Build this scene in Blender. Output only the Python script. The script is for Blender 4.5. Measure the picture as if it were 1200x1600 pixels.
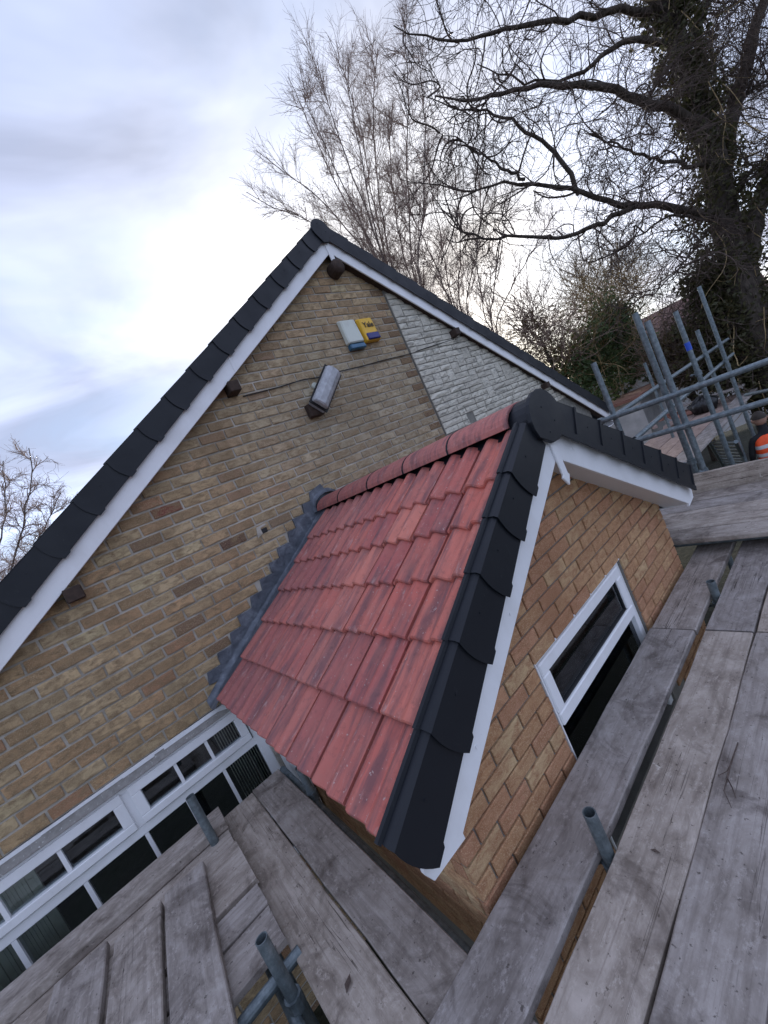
import bpy, bmesh, math, random
import numpy as np
from mathutils import Vector, Matrix
random.seed(7); rng = np.random.default_rng(11)
for o in list(bpy.data.objects): bpy.data.objects.remove(o)
sc = bpy.context.scene; COL = sc.collection
rad = math.radians

# ------------------------------------------------------------------ camera
# metres; x runs right along the gable wall, y into it, z up; the origin is the photographer's eye,
# 1.58 m above the scaffold boards.  RW = world -> camera (right, down, forward)
RW = np.array([[0.71002532, -0.56606245, -0.41885241],
               [-0.38562887, 0.18512254, -0.9038916],
               [0.58919812, 0.8033075, -0.08684833]])
FPX = 618.46
def ray(u, v): return RW.T @ np.array([(u-600)/FPX, (v-800)/FPX, 1.0])
def at_x(u, v, x): r = ray(u, v); return r*(x/r[0])
def at_y(u, v, y): r = ray(u, v); return r*(y/r[1])
def at_z(u, v, z): r = ray(u, v); return r*(z/r[2])
def at_d(u, v, d): return ray(u, v)*d
cd = bpy.data.cameras.new('camera'); cam = bpy.data.objects.new('camera', cd); COL.objects.link(cam)
cd.sensor_fit = 'VERTICAL'; cd.sensor_height = 36.0; cd.sensor_width = 27.0
cd.lens = FPX/1600*36.0; cd.clip_start = 0.02; cd.clip_end = 5000
r_, u_, b_ = RW[0], -RW[1], -RW[2]
cam.matrix_world = Matrix(((r_[0], u_[0], b_[0], 0), (r_[1], u_[1], b_[1], 0), (r_[2], u_[2], b_[2], 0), (0, 0, 0, 1)))
sc.camera = cam

# ------------------------------------------------------------------ light
SUN_AZ, SUN_EL = rad(50), rad(18)          # low winter sun behind thin cloud, beyond the roof
SUN = Vector((math.sin(SUN_AZ)*math.cos(SUN_EL), math.cos(SUN_AZ)*math.cos(SUN_EL), math.sin(SUN_EL)))
w = bpy.data.worlds.new('World'); sc.world = w; w.use_nodes = True
nt = w.node_tree; nt.nodes.clear()
def N(t, kind, **kw):
    n = t.nodes.new(kind)
    for k, v in kw.items():
        if k.startswith('i_'): n.inputs[k[2:].replace('_', ' ')].default_value = v
        else: setattr(n, k, v)
    return n
def L(t, a, b): t.links.new(a, b)
sky = N(nt, 'ShaderNodeTexSky', sky_type='NISHITA', sun_disc=False, sun_elevation=SUN_EL, sun_rotation=SUN_AZ,
        altitude=100, air_density=1.0, dust_density=0.5, ozone_density=2.0)
tc = N(nt, 'ShaderNodeTexCoord')
sep = N(nt, 'ShaderNodeSeparateXYZ'); L(nt, tc.outputs['Generated'], sep.inputs[0])
def M(t, op, a, b=None, clamp=False):
    n = t.nodes.new('ShaderNodeMath'); n.operation = op; n.use_clamp = clamp
    for i, v in enumerate((a, b)):
        if v is None: continue
        if hasattr(v, 'is_linked') or hasattr(v, 'links'): t.links.new(v, n.inputs[i])
        else: n.inputs[i].default_value = v
    return n.outputs[0]
zz = M(nt, 'ADD', M(nt, 'MAXIMUM', sep.outputs[2], 0.0), 0.22)
cx = M(nt, 'DIVIDE', sep.outputs[0], zz); cy = M(nt, 'DIVIDE', sep.outputs[1], zz)
cmb = N(nt, 'ShaderNodeCombineXYZ'); L(nt, cx, cmb.inputs[0]); L(nt, cy, cmb.inputs[1])
n1 = N(nt, 'ShaderNodeTexNoise', i_Scale=1.35, i_Detail=5.0, i_Roughness=0.56, i_Distortion=0.5)
n2 = N(nt, 'ShaderNodeTexNoise', i_Scale=0.55, i_Detail=2.0, i_Roughness=0.5)
n3 = N(nt, 'ShaderNodeTexNoise', i_Scale=1.5, i_Detail=5.0, i_Roughness=0.5, i_Distortion=0.7)
mp2 = N(nt, 'ShaderNodeMapping'); mp2.inputs['Scale'].default_value = (0.7, 1.35, 1); mp2.inputs['Rotation'].default_value = (0, 0, 0.9); mp2.inputs['Location'].default_value = (-3.4, 0.8, 0)
L(nt, cmb.outputs[0], mp2.inputs[0]); L(nt, mp2.outputs[0], n3.inputs[0])
mp = N(nt, 'ShaderNodeMapping'); mp.inputs['Location'].default_value = (-2.7, 5.1, 0.4); mp.inputs['Scale'].default_value = (1, 1.25, 1)
mp.inputs['Rotation'].default_value = (0, 0, 0.6)
L(nt, cmb.outputs[0], mp.inputs[0]); L(nt, mp.outputs[0], n1.inputs[0]); L(nt, mp.outputs[0], n2.inputs[0])
cl = M(nt, 'ADD', M(nt, 'MULTIPLY', n1.outputs['Fac'], 0.62), M(nt, 'MULTIPLY', n2.outputs['Fac'], 0.38))
ramp = N(nt, 'ShaderNodeMapRange', i_From_Min=0.40, i_From_Max=0.62); ramp.interpolation_type = 'SMOOTHSTEP'; L(nt, cl, ramp.inputs[0])
dot = N(nt, 'ShaderNodeVectorMath', operation='DOT_PRODUCT'); L(nt, tc.outputs['Generated'], dot.inputs[0]); dot.inputs[1].default_value = SUN
dm = M(nt, 'MAXIMUM', dot.outputs['Value'], 0.0)
glow = M(nt, 'ADD', M(nt, 'MULTIPLY', M(nt, 'POWER', dm, 24.0), 3.0), M(nt, 'MULTIPLY', M(nt, 'POWER', dm, 6.0), 1.1))
# cloud radiance: mauve-grey veil, white where the sun stands behind it, peach low down on the sun's side
ccol = N(nt, 'ShaderNodeMix', data_type='RGBA'); ccol.inputs['A'].default_value = (3.1, 3.45, 4.8, 1)
L(nt, M(nt, 'MULTIPLY', glow, 0.42, True), ccol.inputs['Factor'])
low = M(nt, 'POWER', M(nt, 'SUBTRACT', 1.0, M(nt, 'MAXIMUM', sep.outputs[2], 0.0)), 4.5)
warm = N(nt, 'ShaderNodeMix', data_type='RGBA'); warm.inputs['A'].default_value = (6.0, 5.9, 5.9, 1); warm.inputs['B'].default_value = (7.0, 5.0, 2.7, 1)
L(nt, low, warm.inputs['Factor']); L(nt, warm.outputs['Result'], ccol.inputs['B'])
vein = N(nt, 'ShaderNodeMapRange', i_From_Min=0.33, i_From_Max=0.67, i_To_Min=0.64, i_To_Max=1.32); L(nt, n3.outputs['Fac'], vein.inputs[0])
cmul = N(nt, 'ShaderNodeVectorMath', operation='SCALE'); L(nt, ccol.outputs['Result'], cmul.inputs[0]); L(nt, vein.outputs[0], cmul.inputs['Scale'])
sks = N(nt, 'ShaderNodeVectorMath', operation='SCALE'); sks.inputs['Scale'].default_value = 1.0; L(nt, sky.outputs[0], sks.inputs[0])
mx = N(nt, 'ShaderNodeMix', data_type='RGBA'); L(nt, M(nt, 'ADD', M(nt, 'MULTIPLY', ramp.outputs[0], 0.32), 0.64), mx.inputs['Factor'])
L(nt, sks.outputs[0], mx.inputs['A']); L(nt, cmul.outputs[0], mx.inputs['B'])
bg = N(nt, 'ShaderNodeBackground'); bg.inputs['Strength'].default_value = 0.10
L(nt, mx.outputs['Result'], bg.inputs[0])
out = N(nt, 'ShaderNodeOutputWorld'); L(nt, bg.outputs[0], out.inputs[0])
sl = bpy.data.lights.new('sun', 'SUN'); sl.energy = 1.0; sl.angle = rad(14); sl.color = (1.0, 0.93, 0.84)
so = bpy.data.objects.new('sun', sl); COL.objects.link(so); so.rotation_euler = SUN.to_track_quat('Z', 'Y').to_euler()
sc.view_settings.view_transform = 'Standard'; sc.view_settings.look = 'None'; sc.view_settings.gamma = 1
sc.view_settings.exposure = 1.36

# ------------------------------------------------------------------ helpers
def link(o): COL.objects.link(o); return o
def tag(o, label=None, cat=None, group=None, kind=None):
    for k, v in (('label', label), ('category', cat), ('group', group), ('kind', kind)):
        if v: o[k] = v
    return o
def empty(name, loc=(0, 0, 0), rz=0, parent=None):
    o = bpy.data.objects.new(name, None); link(o); o.location = loc; o.rotation_euler.z = rz; o.empty_display_size = 0.1
    if parent: o.parent = parent
    return o
class MB:
    """collects vertices and faces of ONE mesh"""
    def __init__(s): s.v = []; s.f = []; s.m = []
    def add(s, vs, fs, mi=0):
        b = len(s.v); s.v += [tuple(map(float, p)) for p in vs]; s.f += [tuple(i+b for i in f) for f in fs]; s.m += [mi]*len(fs); return s
    def box(s, x0, x1, y0, y1, z0, z1, mi=0):
        return s.add([(x0,y0,z0),(x1,y0,z0),(x1,y1,z0),(x0,y1,z0),(x0,y0,z1),(x1,y0,z1),(x1,y1,z1),(x0,y1,z1)],
            [(0,3,2,1),(4,5,6,7),(0,1,5,4),(1,2,6,5),(2,3,7,6),(3,0,4,7)], mi)
    def prism_y(s, poly, y0, y1, mi=0):      # poly of (x,z), extruded along y
        n = len(poly)
        return s.add([(x,y0,z) for x,z in poly]+[(x,y1,z) for x,z in poly],
            [tuple(range(n)), tuple(range(2*n-1,n-1,-1))]+[(i,i+n,(i+1)%n+n,(i+1)%n) for i in range(n)], mi)
    def prism_x(s, poly, x0, x1, mi=0):      # poly of (y,z)
        n = len(poly)
        return s.add([(x0,y,z) for y,z in poly]+[(x1,y,z) for y,z in poly],
            [tuple(range(n-1,-1,-1)), tuple(range(n,2*n))]+[(i,(i+1)%n,(i+1)%n+n,i+n) for i in range(n)], mi)
    def tube(s, pts, r, sides=8, cap=True, mi=0):
        pts = [Vector(p) for p in pts]; rs = r if isinstance(r, (list, tuple)) else [r]*len(pts)
        ref = Vector((0.31, 0.17, 0.93)); base = []; vs = []; fs = []
        for i, p in enumerate(pts):
            t = (pts[min(i+1, len(pts)-1)]-pts[max(i-1, 0)]).normalized()
            if abs(t.dot(ref)) > 0.97: ref = Vector((0.9, 0.3, 0.2))
            a = t.cross(ref).normalized(); b = t.cross(a)
            for k in range(sides):
                an = 2*math.pi*k/sides; vs.append(p+(a*math.cos(an)+b*math.sin(an))*rs[i])
        for i in range(len(pts)-1):
            for k in range(sides):
                j = (k+1) % sides; fs.append((i*sides+k, i*sides+j, (i+1)*sides+j, (i+1)*sides+k))
        if cap: fs += [tuple(range(sides-1, -1, -1)), tuple(range((len(pts)-1)*sides, len(pts)*sides))]
        return s.add(vs, fs, mi)
    def build(s, name, mats, parent=None, smooth=False, bevel=0, loc=None, fix=True):
        me = bpy.data.meshes.new(name); me.from_pydata(s.v, [], s.f)
        if not isinstance(mats, (list, tuple)): mats = [mats]
        for m in mats: me.materials.append(m)
        if len(mats) > 1: me.polygons.foreach_set('material_index', s.m)
        if fix or bevel:
            bm = bmesh.new(); bm.from_mesh(me)
            bmesh.ops.recalc_face_normals(bm, faces=bm.faces)
            if bevel:
                bmesh.ops.bevel(bm, geom=[e for e in bm.edges if len(e.link_faces) == 2 and e.calc_face_angle(0) > 0.5], offset=bevel, segments=1, affect='EDGES', clamp_overlap=True)
            bm.to_mesh(me); bm.free()
        if smooth: me.polygons.foreach_set('use_smooth', [True]*len(me.polygons))
        o = link(bpy.data.objects.new(name, me))
        if parent: o.parent = parent
        if loc is not None: o.location = loc
        return o
def inst(name, me, parent, mtx=None, loc=None, color=None):
    o = link(bpy.data.objects.new(name, me))
    if parent: o.parent = parent
    if mtx is not None: o.matrix_local = mtx
    if loc is not None: o.location = loc
    if color: o.color = (*color, 1)
    return o

# ------------------------------------------------------------------ materials
def material(name):
    m = bpy.data.materials.new(name); m.use_nodes = True; t = m.node_tree
    return m, t, t.nodes['Principled BSDF']
def ramp_node(t, fac, stops):
    r = t.nodes.new('ShaderNodeValToRGB'); t.links.new(fac, r.inputs[0]); e = r.color_ramp.elements
    while len(e) < len(stops): e.new(0.5)
    for i, (p, c) in enumerate(stops): e[i].position = p; e[i].color = (*c, 1) if len(c) == 3 else c
    return r.outputs[0]
def noise(t, vec, scale, detail=4, rough=0.55, dist=0.0):
    n = N(t, 'ShaderNodeTexNoise', i_Scale=scale, i_Detail=detail, i_Roughness=rough, i_Distortion=dist)
    if vec is not None: t.links.new(vec, n.inputs[0])
    return n.outputs['Fac']
def mixc(t, fac, a, b, blend='MIX'):
    n = t.nodes.new('ShaderNodeMix'); n.data_type = 'RGBA'; n.blend_type = blend
    for key, v in (('Factor', fac), ('A', a), ('B', b)):
        if hasattr(v, 'links'): t.links.new(v, n.inputs[key])
        elif isinstance(v, (int, float)): n.inputs[key].default_value = v
        else: n.inputs[key].default_value = (*v, 1)
    return n.outputs['Result']
def bump(t, p, h, strength=0.3, dist=0.01):
    b = t.nodes.new('ShaderNodeBump'); b.inputs['Strength'].default_value = strength; b.inputs['Distance'].default_value = dist
    t.links.new(h, b.inputs['Height']); t.links.new(b.outputs[0], p.inputs['Normal'])
def mapping(t, src, scale, loc=(0,0,0)):
    m = t.nodes.new('ShaderNodeMapping'); m.inputs['Scale'].default_value = scale; m.inputs['Location'].default_value = loc
    t.links.new(src, m.inputs[0]); return m.outputs[0]
def geo_pos(t): return t.nodes.new('ShaderNodeNewGeometry').outputs['Position']
def simple(name, col, rough=0.6, var=0.15, scale=12, spec=0.5, bmp=0.0, metal=0.0):
    m, t, p = material(name); pos = geo_pos(t); f = noise(t, pos, scale, 5)
    c = ramp_node(t, f, [(0.3, tuple(x*(1-var) for x in col)), (0.7, tuple(min(1, x*(1+var)) for x in col))])
    t.links.new(c, p.inputs['Base Color']); p.inputs['Roughness'].default_value = rough; p.inputs['Specular IOR Level'].default_value = spec
    p.inputs['Metallic'].default_value = metal
    if bmp: bump(t, p, noise(t, pos, scale*6, 4), bmp, 0.004)
    return m
def brick_material(name, use_attr, speck, dark, bmp, fine):
    """brick colour comes from the brick itself (object colour or face attribute); the nodes add drag marks and grit"""
    m, t, p = material(name); pos = geo_pos(t)
    if use_attr:
        a = t.nodes.new('ShaderNodeAttribute'); a.attribute_name = 'col'; base = a.outputs['Color']
    else: base = t.nodes.new('ShaderNodeObjectInfo').outputs['Color']
    f1 = noise(t, mapping(t, pos, (14, 14, 30)), 1.0, 5, 0.6, 0.8)
    c = mixc(t, ramp_node(t, f1, [(0.36, (0.9,)*3), (0.60, (0,)*3)]), base, dark)
    f2 = noise(t, pos, fine, 3, 0.7)
    c = mixc(t, ramp_node(t, f2, [(0.52, (0,)*3), (0.68, (0.85,)*3)]), c, speck)
    run = noise(t, mapping(t, pos, (4.5, 4.5, 0.7)), 1.0, 6, 0.65, 0.4)       # old run-off stains
    c = mixc(t, ramp_node(t, run, [(0.52, (0,)*3), (0.70, (0.5,)*3)]), c, tuple(x*0.9 for x in dark))
    f3 = noise(t, pos, 2.2, 4, 0.6)
    c = mixc(t, ramp_node(t, f3, [(0.4, (0,)*3), (0.7, (0.35,)*3)]), c, dark)
    t.links.new(c, p.inputs['Base Color']); p.inputs['Roughness'].default_value = 0.92; p.inputs['Specular IOR Level'].default_value = 0.2
    h = M(t, 'ADD', noise(t, mapping(t, pos, (60, 60, 130)), 1.0, 4, 0.65, 1.2), noise(t, pos, fine*0.8, 2, 0.7))
    bump(t, p, h, bmp, 0.006); return m
MT = {}
MT['brick'] = brick_material('buff_brick', False, (0.64, 0.50, 0.32), (0.23, 0.16, 0.09), 0.75, 190)
MT['brick_s'] = brick_material('buff_brick_far', True, (0.64, 0.50, 0.32), (0.23, 0.16, 0.09), 0.75, 190)
MT['pbrick'] = brick_material('multi_brick', False, (0.76, 0.57, 0.36), (0.36, 0.175, 0.09), 0.8, 230)
def mortar_mat(name, c0, c1):
    m, t, p = material(name); pos = geo_pos(t)
    c = ramp_node(t, noise(t, pos, 4.5, 7, 0.65), [(0.36, c0), (0.62, c1)])
    c = mixc(t, ramp_node(t, noise(t, pos, 220, 2), [(0.5, (0,)*3), (0.8, (0.5,)*3)]), c, tuple(x*1.4 for x in c1))
    t.links.new(c, p.inputs['Base Color']); p.inputs['Roughness'].default_value = 0.95; bump(t, p, noise(t, pos, 120, 4), 0.5, 0.004); return m
MT['mortar'] = mortar_mat('old_mortar', (0.25, 0.225, 0.18), (0.50, 0.465, 0.40))
MT['pmortar'] = mortar_mat('grey_mortar', (0.165, 0.155, 0.135), (0.225, 0.21, 0.185))
def stone_mat():
    m, t, p = material('painted_stone'); pos = geo_pos(t); oi = t.nodes.new('ShaderNodeObjectInfo')
    c = mixc(t, oi.outputs['Random'], (0.56, 0.53, 0.44), (0.72, 0.69, 0.58))
    c = mixc(t, ramp_node(t, noise(t, mapping(t, pos, (9, 9, 26)), 1.0, 6, 0.65), [(0.34, (0.8,)*3), (0.5, (0,)*3)]), c, (0.27, 0.26, 0.22))
    t.links.new(c, p.inputs['Base Color']); p.inputs['Roughness'].default_value = 0.85
    bump(t, p, noise(t, mapping(t, pos, (16, 16, 48)), 1.0, 6, 0.65, 1.0), 1.0, 0.02); return m
MT['stone'] = stone_mat()
MT['stone_joint'] = simple('stone_joint', (0.20, 0.195, 0.17), 0.95, 0.2, 20)
def upvc(name, col, dirt=0.12):
    m, t, p = material(name); pos = geo_pos(t)
    d = ramp_node(t, noise(t, mapping(t, pos, (5, 5, 3)), 1.0, 7, 0.65), [(0.45, (0,)*3), (0.8, (dirt*2.2,)*3)])
    c = mixc(t, d, col, (0.42, 0.40, 0.36))
    d2 = ramp_node(t, noise(t, pos, 90, 3, 0.7), [(0.66, (0,)*3), (0.74, (dirt*2,)*3)])
    c = mixc(t, d2, c, (0.3, 0.28, 0.25))
    t.links.new(c, p.inputs['Base Color']); p.inputs['Roughness'].default_value = 0.32; p.inputs['Specular IOR Level'].default_value = 0.45
    return m
MT['upvc'] = upvc('white_upvc', (0.82, 0.83, 0.84)); MT['soffit'] = upvc('white_soffit', (0.74, 0.74, 0.73), 0.06)
def plastic_black():
    m, t, p = material('black_plastic'); pos = geo_pos(t)
    sc1 = ramp_node(t, noise(t, mapping(t, pos, (40, 40, 12)), 1.0, 6, 0.7, 1.0), [(0.63, (0,)*3), (0.75, (0.45,)*3)])
    c = mixc(t, sc1, (0.007, 0.009, 0.013), (0.045, 0.05, 0.055))
    t.links.new(c, p.inputs['Base Color'])
    r = ramp_node(t, noise(t, pos, 6, 5), [(0.3, (0.42,)*3), (0.7, (0.58,)*3)]); p.inputs['Specular IOR Level'].default_value = 0.38; t.links.new(r, p.inputs['Roughness'])
    bump(t, p, noise(t, pos, 400, 2), 0.06, 0.002); return m
MT['black'] = plastic_black()
def tile_mat():
    m, t, p = material('red_concrete_tile'); oi = t.nodes.new('ShaderNodeObjectInfo'); tcn = t.nodes.new('ShaderNodeTexCoord')
    off = N(t, 'ShaderNodeVectorMath', operation='ADD'); t.links.new(tcn.outputs['Object'], off.inputs[0])
    sc_ = N(t, 'ShaderNodeVectorMath', operation='SCALE'); t.links.new(oi.outputs['Location'], sc_.inputs[0]); sc_.inputs['Scale'].default_value = 7.3
    t.links.new(sc_.outputs[0], off.inputs[1]); v = off.outputs[0]
    streak = noise(t, mapping(t, v, (2.2, 26, 8)), 1.0, 5, 0.6, 0.3)      # local x runs down the slope
    c = mixc(t, ramp_node(t, streak, [(0.46, (0,)*3), (0.64, (0.8,)*3)]), oi.outputs['Color'], (0.15, 0.075, 0.08))
    c = mixc(t, ramp_node(t, noise(t, v, 9, 5, 0.6), [(0.45, (0,)*3), (0.75, (0.5,)*3)]), c, (0.40, 0.16, 0.125))
    pale = noise(t, mapping(t, v, (9, 42, 20)), 1.0, 4, 0.65, 0.6)
    c = mixc(t, ramp_node(t, pale, [(0.60, (0,)*3), (0.72, (0.5,)*3)]), c, (0.52, 0.36, 0.33))
    spots = noise(t, v, 75, 2, 0.6)
    c = mixc(t, ramp_node(t, spots, [(0.68, (0,)*3), (0.74, (0.7,)*3)]), c, (0.52, 0.42, 0.38))
    grime = noise(t, v, 30, 4, 0.7)
    c = mixc(t, ramp_node(t, grime, [(0.55, (0,)*3), (0.8, (0.6,)*3)]), c, (0.10, 0.05, 0.05))
    t.links.new(c, p.inputs['Base Color'])
    rr = ramp_node(t, noise(t, v, 20, 4), [(0.3, (0.5,)*3), (0.7, (0.72,)*3)]); t.links.new(rr, p.inputs['Roughness'])
    p.inputs['Specular IOR Level'].default_value = 0.35
    bump(t, p, M(t, 'ADD', noise(t, v, 260, 3, 0.7), M(t, 'MULTIPLY', noise(t, v, 40, 4), 0.8)), 0.35, 0.004); return m
MT['tile'] = tile_mat()
MT['slate'] = simple('dark_roof_tile', (0.035, 0.037, 0.042), 0.6, 0.3, 9, bmp=0.2)
def lead_mat():
    m, t, p = material('lead'); pos = geo_pos(t)
    c = ramp_node(t, noise(t, pos, 9, 6, 0.65, 0.6), [(0.3, (0.06, 0.068, 0.082)), (0.55, (0.12, 0.135, 0.16)), (0.75, (0.24, 0.26, 0.29))])
    t.links.new(c, p.inputs['Base Color']); p.inputs['Metallic'].default_value = 0.35; p.inputs['Roughness'].default_value = 0.5
    bump(t, p, noise(t, pos, 22, 5, 0.6, 0.8), 0.6, 0.012); return m
MT['lead'] = lead_mat()
def wood_mat(name, light, mid, dark, spk):
    m, t, p = material(name); oi = t.nodes.new('ShaderNodeObjectInfo'); tcn = t.nodes.new('ShaderNodeTexCoord')
    o3 = N(t, 'ShaderNodeVectorMath', operation='SCALE'); t.links.new(oi.outputs['Random'], o3.inputs['Scale']); o3.inputs[0].default_value = (37, 19, 11)
    ad = N(t, 'ShaderNodeVectorMath', operation='ADD'); t.links.new(tcn.outputs['Object'], ad.inputs[0]); t.links.new(o3.outputs[0], ad.inputs[1]); v = ad.outputs[0]
    grain = noise(t, mapping(t, v, (1.6, 55, 55)), 1.0, 6, 0.6, 0.4)       # local x = length of the board
    blot = noise(t, mapping(t, v, (5, 9, 9)), 1.0, 7, 0.68, 0.5)
    c = ramp_node(t, blot, [(0.28, dark), (0.47, mid), (0.70, light)])
    c = mixc(t, ramp_node(t, grain, [(0.36, (0.38,)*3), (0.52, (0,)*3)]), c, dark)
    cr = noise(t, mapping(t, v, (26, 40, 40)), 1.0, 6, 0.78)
    c = mixc(t, ramp_node(t, cr, [(0.53, (0,)*3), (0.66, (0.75,)*3)]), c, light)
    sp = noise(t, v, 48, 3, 0.65)
    c = mixc(t, ramp_node(t, sp, [(0.64, (0,)*3), (0.71, (0.75,)*3)]), c, spk)
    st = noise(t, v, 3.1, 6, 0.7, 1.0)
    c = mixc(t, ramp_node(t, st, [(0.54, (0,)*3), (0.66, (0.62,)*3)]), c, tuple(x*1.6 for x in spk))
    fine = noise(t, mapping(t, v, (0.7, 30, 30)), 1.0, 3, 0.5, 0.3)              # drying cracks along the grain
    ck = M(t, 'LESS_THAN', M(t, 'ABSOLUTE', M(t, 'SUBTRACT', fine, 0.5)), 0.006); ck = M(t, 'MULTIPLY', ck, ramp_node(t, noise(t, mapping(t, v, (1.1, 6, 6)), 1.0, 3), [(0.52, (0,)*3), (0.6, (0.8,)*3)]))
    c = mixc(t, ck, c, spk)
    splash = noise(t, v, 16, 6, 0.72, 0.6); c = mixc(t, ramp_node(t, splash, [(0.66, (0,)*3), (0.72, (0.7,)*3)]), c, (0.62, 0.60, 0.56))
    knot = t.nodes.new('ShaderNodeTexVoronoi'); knot.inputs['Scale'].default_value = 1.0; t.links.new(mapping(t, v, (1.7, 6.5, 3)), knot.inputs[0])
    c = mixc(t, ramp_node(t, knot.outputs['Distance'], [(0.035, (0.75,)*3), (0.075, (0,)*3)]), c, spk)
    hue = mixc(t, oi.outputs['Random'], (0.80, 0.80, 0.83), (1.16, 1.10, 1.03))
    c = mixc(t, 1.0, c, hue, 'MULTIPLY')
    t.links.new(c, p.inputs['Base Color']); p.inputs['Roughness'].default_value = 0.82; p.inputs['Specular IOR Level'].default_value = 0.25
    bump(t, p, M(t, 'ADD', grain, M(t, 'ADD', M(t, 'MULTIPLY', cr, 0.5), M(t, 'MULTIPLY', blot, 0.6))), 0.5, 0.004); return m
MT['board'] = wood_mat('weathered_board', (0.50, 0.46, 0.42), (0.335, 0.30, 0.265), (0.165, 0.14, 0.12), (0.06, 0.048, 0.04))
MT['board_pink'] = wood_mat('new_board', (0.42, 0.33, 0.29), (0.33, 0.25, 0.215), (0.22, 0.16, 0.14), (0.12, 0.09, 0.08))
def galv():
    m, t, p = material('galvanised_steel'); pos = geo_pos(t)
    c = ramp_node(t, noise(t, pos, 26, 6, 0.65), [(0.3, (0.10, 0.125, 0.135)), (0.55, (0.19, 0.23, 0.245)), (0.78, (0.34, 0.37, 0.38))])
    c = mixc(t, ramp_node(t, noise(t, pos, 7, 5, 0.7), [(0.62, (0,)*3), (0.75, (0.5,)*3)]), c, (0.14, 0.09, 0.06))
    t.links.new(c, p.inputs['Base Color']); p.inputs['Metallic'].default_value = 0.55; p.inputs['Roughness'].default_value = 0.5; return m
MT['galv'] = galv()
def glass_mat():
    m, t, p = material('window_glass'); t.nodes.remove(p)
    tr = N(t, 'ShaderNodeBsdfTransparent'); tr.inputs[0].default_value = (0.80, 0.84, 0.84, 1)
    gl = N(t, 'ShaderNodeBsdfGlossy'); gl.inputs['Roughness'].default_value = 0.015; gl.inputs[0].default_value = (0.9, 0.95, 1, 1)
    fr = N(t, 'ShaderNodeFresnel'); fr.inputs[0].default_value = 1.85; ms = N(t, 'ShaderNodeMixShader')
    L(t, fr.outputs[0], ms.inputs[0]); L(t, tr.outputs[0], ms.inputs[1]); L(t, gl.outputs[0], ms.inputs[2]); L(t, ms.outputs[0], t.nodes['Material Output'].inputs[0]); return m
MT['glass'] = glass_mat()
MT['rubber'] = simple('black_gasket', (0.012, 0.012, 0.013), 0.6, 0.2)
MT['interior'] = simple('dark_room', (0.035, 0.035, 0.04), 0.9, 0.3, 4)
MT['blind'] = simple('blind_fabric', (0.80, 0.77, 0.64), 0.85, 0.12, 15)
MT['purlin'] = simple('old_timber', (0.045, 0.028, 0.020), 0.85, 0.4, 30, bmp=0.4)
MT['cable'] = simple('black_cable', (0.02, 0.02, 0.02), 0.6, 0.2)
MT['yellow'] = simple('yellow_plastic', (0.78, 0.46, 0.035), 0.4, 0.06, 30)
MT['cream'] = upvc('aged_white_plastic', (0.62, 0.66, 0.58), 0.35)
MT['navy'] = simple('navy_plastic', (0.015, 0.02, 0.16), 0.25, 0.1)
MT['petrol'] = simple('blue_plastic', (0.04, 0.13, 0.22), 0.3, 0.15)
MT['ink'] = simple('black_ink', (0.02, 0.018, 0.015), 0.6, 0.05)
MT['lampgrey'] = simple('grey_lamp_housing', (0.34, 0.36, 0.38), 0.5, 0.2, 20)
def diffuser():
    m, t, p = material('lamp_diffuser'); pos = geo_pos(t)
    c = ramp_node(t, noise(t, pos, 20, 6), [(0.35, (0.42, 0.43, 0.45)), (0.7, (0.62, 0.64, 0.67))]); t.links.new(c, p.inputs['Base Color'])
    p.inputs['Roughness'].default_value = 0.22; p.inputs['Transmission Weight'].default_value = 0.25; return m
MT['diffuser'] = diffuser()
def lintel_mat():
    m, t, p = material('flaking_concrete'); pos = geo_pos(t)
    c = ramp_node(t, noise(t, pos, 40, 5), [(0.3, (0.26, 0.25, 0.235)), (0.7, (0.37, 0.355, 0.335))])
    c = mixc(t, ramp_node(t, noise(t, pos, 85, 2, 0.5), [(0.66, (0,)*3), (0.69, (1,)*3)]), c, (0.78, 0.79, 0.78))
    t.links.new(c, p.inputs['Base Color']); p.inputs['Roughness'].default_value = 0.9; bump(t, p, noise(t, pos, 80, 4), 0.4, 0.004); return m
MT['lintel'] = lintel_mat()
MT['paint'] = simple('flaking_white_paint', (0.78, 0.79, 0.80), 0.7, 0.06, 40)
def ground_mat():
    m, t, p = material('garden_ground'); pos = geo_pos(t)
    c = ramp_node(t, noise(t, pos, 0.6, 8, 0.65), [(0.3, (0.025, 0.021, 0.016)), (0.5, (0.035, 0.038, 0.02)), (0.7, (0.06, 0.05, 0.036))])
    c = mixc(t, ramp_node(t, noise(t, pos, 14, 5), [(0.45, (0,)*3), (0.7, (0.6,)*3)]), c, (0.035, 0.032, 0.02))
    t.links.new(c, p.inputs['Base Color']); p.inputs['Roughness'].default_value = 0.95; bump(t, p, noise(t, pos, 9, 6), 0.8, 0.05); return m
MT['ground'] = ground_mat()
def bark(name, a, b, sc_=14):
    m, t, p = material(name); pos = geo_pos(t)
    c = ramp_node(t, noise(t, mapping(t, pos, (sc_, sc_, sc_*0.3)), 1.0, 6, 0.65), [(0.32, a), (0.68, b)])
    t.links.new(c, p.inputs['Base Color']); p.inputs['Roughness'].default_value = 0.9; p.inputs['Specular IOR Level'].default_value = 0.2
    bump(t, p, noise(t, mapping(t, pos, (sc_*3, sc_*3, sc_)), 1.0, 5), 0.6, 0.02); return m
MT['bark_dark'] = bark('dark_bark', (0.035, 0.028, 0.022), (0.115, 0.095, 0.078))
MT['bark_twig'] = bark('dark_twig', (0.07, 0.050, 0.042), (0.15, 0.115, 0.095))
MT['bark_birch'] = bark('birch_bark', (0.09, 0.070, 0.060), (0.20, 0.165, 0.145))
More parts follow.
